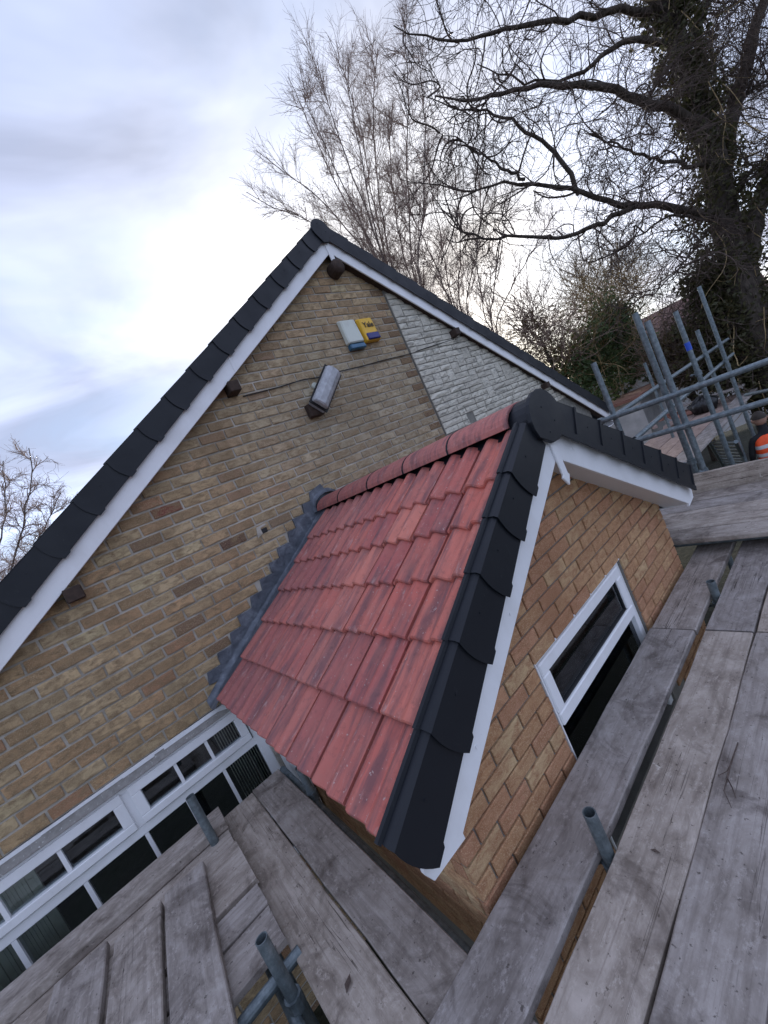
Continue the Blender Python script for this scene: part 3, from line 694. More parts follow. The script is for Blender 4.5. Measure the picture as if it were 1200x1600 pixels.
for k in range(0, 11):                                # left flank, seen in the gap beside the boards
    z = -1.115-(k+0.5)*PH; y = DP+0.10-PL-(PL/2 if k % 2 else 0)
    while y < 3.3:
        a, b = max(y, DP+0.0265), min(y+PL, 3.3); y += PL
        if b-a < 0.018: continue
        me = random.choice(pm_full if b-a > 0.15 else pm_half)
        o = inst('brick', me, sidew, color=pcol()); ln = (PL if b-a > 0.15 else PL/2)-0.011
        o.matrix_local = Matrix.Translation(Vector((PXL, (a+b)/2, z))-PO) @ Matrix.Rotation(-math.pi/2, 4, 'Z') @ Matrix.Diagonal(((b-a-0.011)/ln, 1, 1, 1))

q = MB(); sv, sf = [], []
for k in range(9, 26):
    z = -1.115-(k+0.5)*PH; x = 0.985-4*PL-(PL/2 if k % 2 else 0)
    while x < PXR:
        a, b = max(x, PXL), min(x+PL, PXR); x += PL
        if b-a < 0.03 or (z > WZ0-0.04 and b > W0 and a < W1): continue
        me = random.choice(pm_full); sx = (b-a-0.011)/(PL-0.011); b0 = len(sv)
        sv += [(v.co.x*sx+(a+b)/2, v.co.y+DP, v.co.z+z) for v in me.vertices]; sf += [tuple(i_+b0 for i_ in p.vertices) for p in me.polygons]
q.add(sv, sf); o = part(q, 'brickwork', MT['pbrick'], front, fix=False); o['kind'] = 'stuff'; o.color = (0.52, 0.30, 0.155, 1)

# window of the porch
pw = empty('window', Vector((W0, DP, WZ0))-PO, parent=porch)
def pwp(f, name, mat, bevel=0.004):
    q = MB(); f(q); return part(q, name, mat, pw, bevel=bevel)
Y0 = DP+0.026
def fr_(q):
    t_ = 0.032
    q.box(W0, W1, Y0, Y0+0.07, WZ1-t_, WZ1-0.001); q.box(W0, W0+t_, Y0+0.0005, Y0+0.07, WZ0, WZ1-t_-0.0005); q.box(W1-t_-0.02, W1, Y0+0.0005, Y0+0.07, WZ0, WZ1-t_-0.0005)
    q.box(W0+t_+0.0005, W1-t_-0.0205, Y0+0.004, Y0+0.07, -1.478, -1.425)
pwp(fr_, 'frame', MT['upvc'], 0.003)
SX0, SX1, SZ1, SZ0 = W0+0.030, W1-0.05, WZ1-0.030, -1.468
def sa_(q):
    t_ = 0.066
    q.box(SX0, SX1, Y0-0.016, Y0+0.03, SZ1-t_, SZ1); q.box(SX0, SX1, Y0-0.016, Y0+0.03, SZ0, SZ0+t_)
    q.box(SX0, SX0+t_, Y0-0.0155, Y0+0.03, SZ0+t_+0.0005, SZ1-t_-0.0005); q.box(SX1-t_, SX1, Y0-0.0155, Y0+0.03, SZ0+t_+0.0005, SZ1-t_-0.0005)
pwp(sa_, 'sash', MT['upvc'], 0.006)
def gk_(q):
    a, b, c, d = SX0+0.060, SX1-0.060, SZ0+0.060, SZ1-0.060; t_ = 0.014
    q.box(a, b, Y0-0.002, Y0+0.02, d-t_, d); q.box(a, b, Y0-0.002, Y0+0.02, c, c+t_); q.box(a, a+t_, Y0-0.0015, Y0+0.02, c+t_, d-t_); q.box(b-t_, b, Y0-0.0015, Y0+0.02, c+t_, d-t_)
pwp(gk_, 'gasket', MT['rubber'], 0)
pwp(lambda q: q.box(SX0+0.07, SX1-0.07, Y0+0.008, Y0+0.014, SZ0+0.07, SZ1-0.07), 'pane', MT['glass'], 0)
pwp(lambda q: q.box(W0+0.035, W1-0.055, Y0+0.03, Y0+0.036, WZ0+0.03, -1.47), 'pane', MT['glass'], 0)
pwp(lambda q: q.add([(W0, Y0+0.25, WZ0), (W1, Y0+0.25, WZ0), (W1, Y0+1.3, WZ0), (W0, Y0+1.3, WZ0), (W0, Y0+0.25, WZ1), (W1, Y0+0.25, WZ1), (W1, Y0+1.3, WZ1), (W0, Y0+1.3, WZ1)],
    [(0,1,2,3),(4,7,6,5),(1,5,6,2),(2,6,7,3),(3,7,4,0)]), 'room', MT['interior'], 0)
pwp(lambda q: q.tube([(1.80, Y0+0.075, -1.405), (1.80, Y0+0.09, -1.35), (1.82, Y0+0.11, -1.33), (1.85, Y0+0.12, -1.335)], 0.005, 6), 'handle', MT['upvc'], 0)
mb = MB(); mb.box(W0-0.001, W0+0.006, DP+0.002, Y0, WZ0, WZ1); mb.box(W0+0.007, W1-0.008, DP+0.002, Y0, WZ1-0.006, WZ1+0.0005); part(mb, 'sealant', MT['upvc'], pw)

# ---- porch tiles: one mesh, one object for every tile
TW, TLEN = 0.270, 0.335; TWJ = 0.2712
aL = math.atan(TL)
def tile_mesh():
    mb = MB(); n_ = 24; th = 0.019
    def h(t):
        v = 0.0
        for c, hw, ht in ((0.25, 0.22, 0.034), (0.75, 0.22, 0.033)):
            q = abs(t-c)/hw
            if q < 1: v = max(v, ht*(0.5+0.5*math.cos(math.pi*q))**0.7)
        return v+0.005*t
    rows = [(0.0, 0.0), (-0.006, 0.003), (-TLEN, -0.026)]
    top = []; bot = []
    for s, dz in rows:
        top.append([(s, (t/n_-0.5)*(TW-0.010), h(t/n_)+th+dz-(0.004 if s == 0 else 0)) for t in range(n_+1)])
        bot.append([(s, (t/n_-0.5)*(TW-0.010), h(t/n_)+dz) for t in range(n_+1)])
    vs = [p for r in top for p in r]+[p for r in bot for p in r]; m = n_+1; q = 3*m; fs = []
    for r in range(2):
        for t in range(n_): fs.append((r*m+t, r*m+t+1, (r+1)*m+t+1, (r+1)*m+t))
    for t in range(n_): fs.append((q+t+1, q+t, q+2*m+t, q+2*m+t+1)); fs.append((t+1, t, q+t, q+t+1))
    for s_ in (0, n_): fs.append((s_, m+s_, 2*m+s_, q+2*m+s_, q+s_))
    mb.add(vs, fs); me = bpy.data.meshes.new('roof_tile'); me.from_pydata(mb.v, [], mb.f); me.materials.append(MT['tile'])
    bm = bmesh.new(); bm.from_mesh(me); bmesh.ops.recalc_face_normals(bm, faces=bm.faces); bm.to_mesh(me); bm.free()
    me.polygons.foreach_set('use_smooth', [True]*len(me.polygons))
    me.update()
    try: me.set_sharp_from_angle(angle=rad(40))
    except Exception: pass
    return me
tme = tile_mesh()
TPAL = [(0.54, 0.150, 0.110), (0.58, 0.175, 0.128), (0.50, 0.132, 0.102), (0.43, 0.115, 0.098), (0.60, 0.20, 0.145)]
ROWX = [1.491, 1.285, 1.062, 0.832, 0.580, 0.316]
def lay(sgn, tanv, rows):
    a = math.atan(tanv); d = Vector((sgn*math.cos(a), 0, -math.sin(a))); nrm = Vector((sgn*math.sin(a), 0, math.cos(a))); yv = nrm.cross(d)
    for ri, xr in enumerate(rows):
        for j in range(8):
            yc = 1.098+TWJ*(j+0.5)
            o0 = Vector((xr, yc, zt(xr)))-nrm*0.022
            if random.random() < 0.5: o0 += nrm*random.uniform(0, 0.003)
            o0 += d*random.uniform(-0.0025, 0.0025)
            rot = random.uniform(-0.003, 0.003)
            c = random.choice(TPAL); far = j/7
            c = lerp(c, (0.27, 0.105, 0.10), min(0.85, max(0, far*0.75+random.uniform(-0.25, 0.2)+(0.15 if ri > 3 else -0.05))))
            m = Matrix(((d.x, yv.x, nrm.x, 0), (d.y, yv.y, nrm.y, 0), (d.z, yv.z, nrm.z, 0), (0, 0, 0, 1)))
            m = Matrix.Translation(o0-PO) @ m @ Matrix.Rotation(rot, 4, 'Z')
            inst('roof_tile', tme, porch, mtx=m, color=c)
lay(-1, TL, ROWX); lay(1, TR, [2.33, 2.56, 2.79, 3.02, 3.25, 3.48, 3.70])
# boarding under the tiles, fascia, soffits
mb = MB(); mb.prism_y([(PX, PZ0-0.06), (0.36, zt(0.36)-0.055), (0.36, zt(0.36)-0.08), (PX, PZ0-0.085), (3.66, zt(3.66)-0.08), (3.66, zt(3.66)-0.055)], PB+0.02, DM-0.01); part(mb, 'roof_deck', MT['purlin'], porch)
for sgn, tan_, xend in ((-1, TL, 0.37), (1, TR, 3.50)):
    zb = lambda x: zt(x)-0.31
    xk = PX+sgn*((PZ0-0.31+1.165)/tan_)              # where the lower edge meets the level foot
    mb = MB()
    if sgn < 0: poly = [(PX, PZ0-0.31), (xk+0.012, -1.150), (xk+0.012, -1.170), (xend+0.01, -1.165), (xend-0.01, -1.12), (xend, zt(xend)-0.10), (PX, PZ0-0.10)]
    else: poly = [(PX+0.0005, PZ0-0.31), (xk-0.012, -1.146), (xk-0.012, -1.168), (xend, -1.148), (xend+0.02, -1.10), (xend, zt(xend)-0.10), (PX+0.0005, PZ0-0.10)]
    mb.prism_y(poly, PB, PB+0.018); part(mb, 'bargeboard', MT['upvc'], porch, bevel=0.002)
    mb = MB(); mb.prism_y([(PX, PZ0-0.295), (xk, zt(xk)-0.295), (xk, zt(xk)-0.285), (PX, PZ0-0.285)], PB+0.0185, DP+0.012); part(mb, 'soffit', MT['soffit'], porch)
    mb = MB()                                        # boxed foot
    xa, xb = (xend+0.012, xk) if sgn < 0 else (xk, xend-0.012)
    mb.box(xa, xb, PB+0.0185, DM-0.05, -1.160, -1.150); part(mb, 'eave_soffit', MT['soffit'], porch)
    mb = MB(); xf = xend+0.012 if sgn < 0 else xend-0.012
    mb.box(xf-0.009, xf+0.009, PB+0.0185, DM-0.05, -1.149, zt(xend)-0.06); part(mb, 'fascia', MT['upvc'] if sgn > 0 else MT['black'], porch)
for x_, z_ in ((1.14, -0.72), (0.72, -0.985), (0.46, -1.085), (2.1, -0.30)):
    mb = MB(); mb.tube([(x_, PB-0.0005, z_), (x_, PB-0.004, z_)], 0.006, 10); part(mb, 'fixing_cap', MT['upvc'], porch)
mb = MB(); q = [(PX-0.055, PZ0-0.20), (PX-0.018, PZ0-0.20), (PX+0.018, PZ0-0.20), (PX+0.032, PZ0-0.40), (PX+0.045, PZ0-0.425), (PX, PZ0-0.47), (PX-0.045, PZ0-0.425), (PX-0.032, PZ0-0.40)]
mb.prism_y([(PX-0.024, PZ0-0.205), (PX+0.024, PZ0-0.205), (PX+0.024, PZ0-0.40), (PX+0.036, PZ0-0.412), (PX, PZ0-0.462), (PX-0.036, PZ0-0.412), (PX-0.024, PZ0-0.40)], PB-0.014, PB-0.0005); part(mb, 'apex_trim', MT['upvc'], porch, bevel=0.003)
# verge caps
vm_p = verge_mesh('verge_cap', 0.315, 0.040, 0.155, 0.052, 0.016, 0.012, ch=0.012); vm_pr = verge_mesh('verge_cap', 0.30, 0.046, 0.150, 0.062, 0.010, 0.016, lip=0.014)
cosL = math.cos(math.atan(TL)); cosR = math.cos(math.atan(TR))
verge_run(porch, PX, PZ0, TL, -1, PB-0.020, [(PX-x)/cosL for x in ROWX], 0.315, vm_p)
verge_run(porch, PX, PZ0, TR, 1, PB-0.020, [0.32+0.262*i for i in range(7)], 0.30, vm_pr)
ridge_end(porch, 'ridge_end_cap', PX, -0.085, PB-0.040, 1.175, 0.15, 0.125)
# red half-round ridge tiles with black unions
yj = [1.145, 1.58, 2.01, 2.46, 2.93, 3.345]
for i in range(5):
    a, b = yj[i]+0.006, yj[i+1]-0.006; mb = MB(); rx, rz_ = 0.162, 0.105; zc = -0.055
    P_ = [(PX+rx*math.cos(rad(q*15)), zc+rz_*math.sin(rad(q*15))) for q in range(13)]; Q_ = [(PX+(rx-0.016)*math.cos(rad(q*15)), zc+(rz_-0.016)*math.sin(rad(q*15))) for q in range(12, -1, -1)]
    mb.prism_y(P_+Q_, a, b); o = part(mb, 'ridge_tile', MT['tile'], porch, bevel=0.002); o.color = (*lerp((0.46, 0.16, 0.135), (0.30, 0.10, 0.09), i/4), 1)
    if i:
        mb = MB(); P_ = [(PX+(rx+0.002)*math.cos(rad(q*15)), zc+(rz_+0.002)*math.sin(rad(q*15))) for q in range(13)]; Q_ = [(PX+(rx-0.022)*math.cos(rad(q*15)), zc+(rz_-0.022)*math.sin(rad(q*15))) for q in range(12, -1, -1)]
        mb.prism_y(P_+Q_, yj[i]-0.0055, yj[i]+0.0055); part(mb, 'ridge_union', MT['black'], porch)
mb = MB(); mb.prism_y([(PX-0.145, -0.10), (PX, -0.005), (PX+0.145, -0.10), (PX+0.14, -0.125), (PX, -0.04), (PX-0.14, -0.125)], 1.18, 3.36); part(mb, 'ridge_roll', MT['black'], porch)
# stepped lead flashing and soaker
for k in range(2, 13):
    mb = MB(); x0 = tip(k)-0.004; z0 = ZL1+k*CH; x1 = PX-(PZ0-z0)/TL+0.16
    if x1-x0 < 0.02: continue
    j0 = random.uniform(-.012, .012); mb.prism_y([(x0+j0, z0+random.uniform(-.004, .004)), (x1, z0-0.03), (x1, z0+CH), (x0+j0+random.uniform(0.0, 0.03), z0+CH+0.003)], DM-0.010-0.0007*k, DM+0.004); part(mb, 'lead_step', MT['lead'], porch, bevel=0.002)
mb = MB(); prof = [(3.235, 0.000), (3.255, 0.012), (3.268, 0.004), (3.30, -0.006), (3.350, -0.004), (3.384, 0.006), (3.388, 0.05)]
nn = 28; vs = []
for i in range(nn+1):
    x = 0.255+(1.86-0.255)*i/nn
    for y, dz in prof: vs.append((x+random.uniform(-.003, .003), y+random.uniform(-.004, .004)*(y < 3.38), zt(x)+dz-0.004+random.uniform(-.004, .004)))
m_ = len(prof); mb.add(vs, [(i*m_+j, (i+1)*m_+j, (i+1)*m_+j+1, i*m_+j+1) for i in range(nn) for j in range(m_-1)])
part(mb, 'lead_soaker', MT['lead'], porch, smooth=True)
mb = MB(); vs = []
for i in range(9):
    an = rad(180*i/8)
    for y, k_ in ((3.335, 0.98), (3.365, 1.0), (3.390, 1.08)): vs.append((PX+0.175*k_*math.cos(an)+random.uniform(-.006, .006), y, -0.055+0.135*k_*math.sin(an)*(1.0 if y < 3.39 else 1.25)))
mb.add(vs, [(i*3+j, (i+1)*3+j, (i+1)*3+j+1, i*3+j+1) for i in range(8) for j in range(2)]); part(mb, 'lead_saddle', MT['lead'], porch, smooth=True)
mb = MB(); mb.prism_y([(1.74, 0.02), (1.78, 0.14), (1.93, 0.175), (1.96, 0.08), (1.9, 0.0)], DM-0.016, DM-0.004); part(mb, 'lead_apron', MT['lead'], porch, bevel=0.002)
# white panel on the flank beside the long window, dark eave void
mb = MB(); mb.box(PXL-0.03, PXL-0.012, 2.86, 3.385, -2.4, -1.22); part(mb, 'flank_panel', MT['upvc'], porch)

# ================================================================== things fixed to the gable
def fixed(name, label, cat, loc): return tag(empty(name, loc), label, cat)
ys = fixed('alarm_box', 'yellow alarm bell box with dark lettering and navy base on gable brickwork', 'alarm box', (3.355, DM, 1.43))
def rbox(parent, name, mat, x0, x1, z0, z1, y0, y1, tap=0.02, bevel=0.012):
    q = MB(); q.add([(x0, y1, z0), (x1, y1, z0), (x1, y1, z1), (x0, y1, z1), (x0+tap*.4, y0, z0+tap*.2), (x1-tap*.4, y0, z0+tap*.2), (x1-tap, y0+0.012, z1-tap), (x0+tap, y0+0.012, z1-tap)],
        [(0,3,2,1),(4,5,6,7),(0,1,5,4),(1,2,6,5),(2,3,7,6),(3,0,4,7)]); return part(q, name, mat, parent, bevel=bevel)
rbox(ys, 'cover', MT['yellow'], 3.24, 3.47, 1.43, 1.72, DM-0.075, DM, 0.025)
rbox(ys, 'strobe', MT['navy'], 3.262, 3.448, 1.44, 1.525, DM-0.098, DM-0.06, 0.008, 0.008)
fc = bpy.data.curves.new('lettering', 'FONT'); fc.body = 'Yale'; fc.size = 0.088; fc.align_x = 'CENTER'; fc.extrude = 0.0008; fc.offset = 0.0018
fo = bpy.data.objects.new('lettering', fc); link(fo)
dg = bpy.context.evaluated_depsgraph_get(); lm = bpy.data.meshes.new_from_object(fo.evaluated_get(dg)); bpy.data.objects.remove(fo)
lo = inst('lettering', lm, ys); lm.materials.clear(); lm.materials.append(MT['ink'])
lo.matrix_local = Matrix.Translation(Vector((3.352, DM-0.0735, 1.588))-Vector(ys.location)) @ Matrix.Rotation(rad(90-4), 4, 'X')
wb = fixed('alarm_box', 'weathered white alarm box with blue base left of the yellow one', 'alarm box', (3.10, DM, 1.38))
rbox(wb, 'cover', MT['cream'], 2.975, 3.215, 1.44, 1.725, DM-0.07, DM, 0.02)
rbox(wb, 'strobe', MT['petrol'], 2.985, 3.205, 1.375, 1.438, DM-0.075, DM, 0.004, 0.01)
fl = fixed('floodlight', 'grey outdoor lamp with ribbed clear cover tilted on gable brickwork', 'lamp', (2.32, DM, 0.95))
A0, A1 = Vector((2.215, DM-0.11, 0.86)), Vector((2.555, DM-0.13, 1.17))
ax = (A1-A0).normalized(); sd = Vector((0, -1, 0)); sd = (sd-ax*sd.dot(ax)).normalized(); cr = ax.cross(sd)
def bar(parent, name, mat, prof, s0, s1, bevel=0.006):
    q = MB(); n_ = len(prof); Ln = (A1-A0).length
    vs = [A0+ax*(s*Ln)+sd*p[0]+cr*p[1] for s in (s0, s1) for p in prof]
    q.add(vs, [tuple(range(n_)), tuple(range(2*n_-1, n_-1, -1))]+[(i, (i+1) % n_, (i+1) % n_+n_, i+n_) for i in range(n_)]); return part(q, name, mat, parent, bevel=bevel)
bar(fl, 'housing', MT['lampgrey'], [(-0.045, -0.085), (0.02, -0.098), (0.02, 0.098), (-0.045, 0.085)], 0.0, 1.0, 0.01)
bar(fl, 'diffuser', MT['diffuser'], [(0.021, -0.090), (0.075, -0.075), (0.098, -0.03), (0.098, 0.03), (0.075, 0.075), (0.021, 0.090)], 0.03, 0.97, 0.012)
bar(fl, 'gasket', MT['rubber'], [(0.010, -0.101), (0.0215, -0.101), (0.0215, 0.101), (0.010, 0.101)], -0.01, 1.01, 0)
q = MB(); q.box(2.14, 2.30, DM-0.075, DM-0.002, 0.80, 0.93); part(q, 'bracket', MT['purlin'], fl, bevel=0.006)
sb = MB(); sb.tube([(2.36, DM, 1.10), (2.36, DM-0.03, 1.10)], 0.035, 12)
tag(sb.build('junction_box', MT['cream'], bevel=0.004), 'small round white junction box behind the grey lamp', 'junction box')
cb = MB(); pts = [(1.60, 1.165), (1.75, 1.17), (2.0, 1.172), (2.25, 1.185), (2.5, 1.18), (2.75, 1.188), (3.05, 1.19), (3.4, 1.20), (3.8, 1.207), (4.2, 1.235), (4.78, 1.262)]
cb.tube([(x, DM-0.012-(0.016 if x > STX else 0), z+random.uniform(-.006, .006)) for x, z in pts], 0.0055, 6)
tag(cb.build('cable', MT['cable']), 'thin black cable clipped across the gable brickwork', 'cable')

# ================================================================== scaffold boards
def board(label, x0, y0, ang, length, width, ztop, th=0.038, mat='board', group=None, taper=0.0, edge=False, roll=0.0):
    """(x0,y0) = middle of the starting end, ang = heading of the length"""
    mb = MB(); nl = max(6, int(length/0.18)); c = [(-1, 0.86), (-0.955, 1), (0.955, 1), (1, 0.86), (1, 0.1), (0.95, 0), (-0.95, 0), (-1, 0.1)]
    vs = []; a1, a2 = random.uniform(0, 6), random.uniform(0, 6)
    for i in range(nl+1):
        s = length*i/nl; wob = 0.0025*math.sin(s*2.3+a1)+0.0012*math.sin(s*7+a2); up = 0.0015*math.sin(s*1.7+a2); ww = width/2+0.0015*math.sin(s*11+a1)
        for cy_, cz_ in c: vs.append((s+(random.uniform(-.003, .003) if i in (0, nl) else 0), cy_*ww+wob+random.uniform(-.0008, .0008), -th+cz_*th+up))
    m = len(c); fs = [(i*m+k, i*m+(k+1) % m, (i+1)*m+(k+1) % m, (i+1)*m+k) for i in range(nl) for k in range(m)]
    fs += [tuple(range(m)), tuple(range((nl+1)*m-1, nl*m-1, -1))]; mb.add(vs, fs)
    o = mb.build('scaffold_board', MT[mat], bevel=0)
    o.location = (x0, y0, ztop); o.rotation_euler = (roll, 0, ang)
    tag(o, label, 'scaffold board', group); return o
ZB = -1.58
board('long grey scaffold board close along the porch window wall', -0.7, 1.073, 0.0, 3.075, 0.236, ZB)
board('shorter grey scaffold board along the porch wall near its right corner', 2.388, 1.068, 0.003, 1.5, 0.232, ZB)
board('wide mottled scaffold board right of the gap with the two tube ends', -0.7, 0.800, 0.0, 3.080, 0.210, ZB)
board('scaffold board behind the butt joint, right of the short upright tube', 2.396, 0.800, 0.001, 1.5, 0.210, ZB-0.002)
board('pale cracked scaffold board in the bottom right corner with a twig on it', -0.7, 0.583, 0.0, 3.080, 0.212, ZB+0.001)
board('scaffold board at the right picture edge beyond the butt joint', 2.396, 0.583, -0.002, 1.5, 0.210, ZB)
board('scaffold board just entering the bottom right corner of the picture', -0.7, 0.355, 0.0, 3.08, 0.218, ZB-0.003)
for y_, lab in ((0.130, 'nearest'), (-0.095, 'second'), (-0.320, 'third')): board('scaffold board underfoot beyond the lower right picture edge, %s from it' % lab, -0.7, y_, 0.0, 4.0, 0.218, ZB)
ZS = -1.622
board('dark stained scaffold board running beside the porch flank to the house', 0.318, 0.85, rad(90)-0.006, 2.26, 0.208, ZS)
board('stained scaffold board left of the one beside the porch flank', 0.098, 0.85, rad(90)-0.006, 2.25, 0.220, ZS-0.002)
board('thick plank edge board lying along the sill of the long window', -3.9, 2.986, -0.012, 3.91, 0.190, -1.50, th=0.062)
board('grey board end just below the window plank, beside the short post', -3.9, 2.795, 0.0, 3.90, 0.20, -1.566)
board('rough cross board end under the fanned boards, second from the window', -3.9, 2.482, 0.004, 3.91, 0.386, -1.560)
board('narrow rough cross board end under the fanned boards', -3.9, 2.198, -0.003, 3.90, 0.158, -1.562)
board('mossy rough cross board end nearest the split tube ends', -3.9, 1.984, 0.0, 3.895, 0.212, -1.560)
MA = rad(-90)-0.088
for lab, xa, ya, wd, dz in (('rightmost of the three fanned boards at lower left', -0.266, 2.692, 0.208, 0), ('middle of the three fanned boards at lower left', -0.500, 2.695, 0.216, -0.002), ('leftmost of the three fanned boards at lower left', -0.745, 2.755, 0.228, 0.004)):
    board(lab, xa, ya, MA, 2.2, wd, -1.515+dz)
FBX = [3.392, 3.612, 3.838, 4.063, 4.298, 4.515]
names = ['first grey cross board past the porch corner, edge over the dark gap', 'second cross board past the porch corner', 'third cross board past the porch corner, middle of five', 'fourth cross board past the porch corner', 'last cross board past the porch corner, against the toe board']
for i in range(5):
    board(names[i], (FBX[i]+FBX[i+1])/2, -0.6, rad(90)+random.uniform(-.003, .003), 3.3, FBX[i+1]-FBX[i]-0.006, -1.45+random.uniform(-.003, .003))
o = board('grey toe board standing on edge behind the cross boards', 4.555, -0.6, rad(90), 2.2, 0.20, -1.35, roll=0)
o.rotation_euler = (rad(90), 0, rad(90)); o.location = (4.575, -0.6, -1.365)
# far lift beyond the toe board
for i, yy in enumerate((3.25, 2.98, 2.71, 2.44)):
    board(['pinkish board of the far lift nearest the house eave', 'second pinkish board of the far lift from the eave', 'third pinkish board of the far lift from the eave', 'pinkish board of the far lift next to its grey edge board'][i], 6.0, yy, -0.03, 6.0, 0.258, -1.70+random.uniform(-.004, .004), mat='board_pink')
board('grey edge board of the far lift sloping to the ladder', 5.7, 2.10, -0.03, 5.9, 0.30, -1.66)
board('pale board standing on edge at the far end of the far lift', 11.2, 1.9, rad(88), 1.5, 0.22, -1.45)

# ================================================================== tubes
TR_ = 0.0245
def hollow(mb, p0, p1, r=TR_, sides=14):
    p0, p1 = Vector(p0), Vector(p1); t_ = (p1-p0).normalized(); ref = Vector((1, 0, 0)) if abs(t_.x) < 0.9 else Vector((0, 1, 0))
    a = t_.cross(ref).normalized(); b = t_.cross(a); vs = []
    for p, rr in ((p0, r), (p1, r), (p1, r-0.004), (p0, r-0.004)):
        vs += [p+(a*math.cos(2*math.pi*k/sides)+b*math.sin(2*math.pi*k/sides))*rr for k in range(sides)]
    fs = [(i*sides+k, i*sides+(k+1) % sides, ((i+1) % 4)*sides+(k+1) % sides, ((i+1) % 4)*sides+k) for i in range(4) for k in range(sides)]
    return mb.add(vs, fs)
def coupler(parent, c, axis=(0, 0, 1), r=TR_):
    c, axis = Vector(c), Vector(axis).normalized(); q = MB()
    q.tube([c-axis*0.028, c+axis*0.028], r+0.010, 10)
    ref = Vector((1, 0, 0)) if abs(axis.x) < 0.9 else Vector((0, 1, 0)); s_ = axis.cross(ref).normalized()
    q.tube([c+s_*(r+0.004), c+s_*(r+0.055)], 0.008, 6); q.tube([c+s_*(r+0.03), c+s_*(r+0.045)], 0.015, 6)
    return part(q, 'coupler', MT['galv'], parent)
sc1 = tag(empty('scaffolding', (0.95, 0.92, GZ)), 'galvanised tube frame under the near boards with stub ends poking through', 'scaffold')
def ftube(root, p0, p1, r=TR_):
    q = MB(); hollow(q, p0, p1, r); return part(q, 'tube', MT['galv'], root)
ftube(sc1, (0.950, 0.930, GZ), (0.950, 0.930, -1.415)); ftube(sc1, (2.785, 0.928, GZ), (2.785, 0.928, -1.485))
ftube(sc1, (-0.085, 2.832, GZ), (-0.085, 2.832, -1.238)); ftube(sc1, (-0.070, 1.765, GZ), (-0.070, 1.765, -1.395))
ftube(sc1, (-0.175, 1.72, GZ), (-0.175, 1.70, -1.62)); ftube(sc1, (0.47, 2.62, GZ), (0.47, 2.62, -1.45))
for y_ in (0.62, 1.15): ftube(sc1, (-1.0, y_, -1.70), (4.6, y_, -1.70))
ftube(sc1, (-0.070, 0.3, -1.735), (-0.120, 3.2, -1.735)); ftube(sc1, (0.44, 1.2, -1.70), (0.47, 3.2, -1.70)); ftube(sc1, (-3.9, 1.80, -1.66), (0.02, 1.84, -1.63)); ftube(sc1, (-3.9, 2.75, -1.66), (0.40, 2.75, -1.66))
ftube(sc1, (3.50, -0.7, -1.52), (3.50, 2.4, -1.52)); ftube(sc1, (4.4, -0.7, -1.52), (4.4, 2.4, -1.52))
for c_, a_ in (((0.95, 0.93, -1.66), (0, 0, 1)), ((2.785, 0.928, -1.66), (0, 0, 1)), ((-0.07, 1.765, -1.69), (0, 0, 1)), ((0.47, 2.62, -1.66), (0, 0, 1)), ((-0.175, 1.71, -1.74), (0, 0, 1))): coupler(sc1, c_, a_)
sc2 = tag(empty('scaffolding', (4.72, 1.28, GZ)), 'galvanised guard rails and uprights of the far lift beside the tree', 'scaffold')
R2 = 0.0285
def fpx(p0, p1, r=R2): return ftube(sc2, p0, p1, r)
fpx((4.72, 1.28, -1.34), (4.72, 1.28, 0.265)); fpx((4.80, 1.37, GZ), (4.80, 1.37, 0.395)); fpx((4.75, 1.86, GZ), (4.75, 1.86, 0.137))
fpx((4.68, -0.2, -0.492), (4.68, 2.02, -0.480)); fpx((4.68, -0.2, -0.815), (4.68, 1.75, -0.803))
def up(u0, v0, x, zb=GZ, r=R2):
    p = at_x(u0, v0, x); fpx((p[0], p[1], zb), tuple(p), r); return p
s4 = up(1055, 487, 6.3); s5 = up(1089, 516, 8.6, r=0.031); s6 = up(1092, 448, 9.3, r=0.031); s7 = up(1007, 567, 9.0, -2.3, 0.026)
a_, b_2 = at_x(957, 652, 4.86), at_x(1137, 530, 10.4); fpx(tuple(a_), tuple(b_2), 0.028)
a_, b_2 = at_x(992, 686, 4.90), at_x(1145, 553, 10.2); fpx(tuple(a_), tuple(b_2), 0.028)
a_, b_2 = at_x(1165, 617, 9.0), at_x(1204, 609, 8.6); fpx(tuple(a_), tuple(b_2), 0.028)
for c_, ax_ in (((4.70, 1.28, -0.488), (0, 0, 1)), ((4.70, 1.28, -0.81), (0, 0, 1)), ((4.72, 1.86, -0.48), (0, 0, 1)), ((4.72, 1.28, -1.31), (0, 1, 0)), ((4.80, 1.37, -1.20), (0, 0, 1)), ((4.69, 1.98, -0.48), (0, 1, 0))): coupler(sc2, c_, ax_, R2)
for q_, t_ in ((s4, 0.5), (s6, 0.9)): coupler(sc2, (q_[0], q_[1], q_[2]-t_*1.6), (0, 0, 1), R2)
q = MB(); q.tube([(s4[0], s4[1], s4[2]-0.50), (s4[0], s4[1], s4[2]-0.40)], R2+0.002, 14); part(q, 'tape_band', simple('blue_tape', (0.02, 0.09, 0.55), 0.4, 0.1), sc2)

# ---- ladder under the far lift
ld = tag(empty('ladder', (7.4, 1.45, GZ)), 'grey metal ladder leaning in the garden below the far lift', 'ladder')
la, lb = at_z(1108, 690, -1.85), at_z(1136, 738, -3.2)
la2, lb2 = at_z(1150, 690, -1.75), at_z(1172, 738, -3.1)
for p, q_ in ((la, lb), (la2, lb2)):
    q = MB(); q.tube([p, q_], 0.03, 6); part(q, 'stile', MT['galv'], ld)
for i in range(11):
    f = (i+0.3)/11; q = MB(); q.tube([la+(lb-la)*f, la2+(lb2-la2)*f], 0.018, 6); part(q, 'rung', MT['galv'], ld)

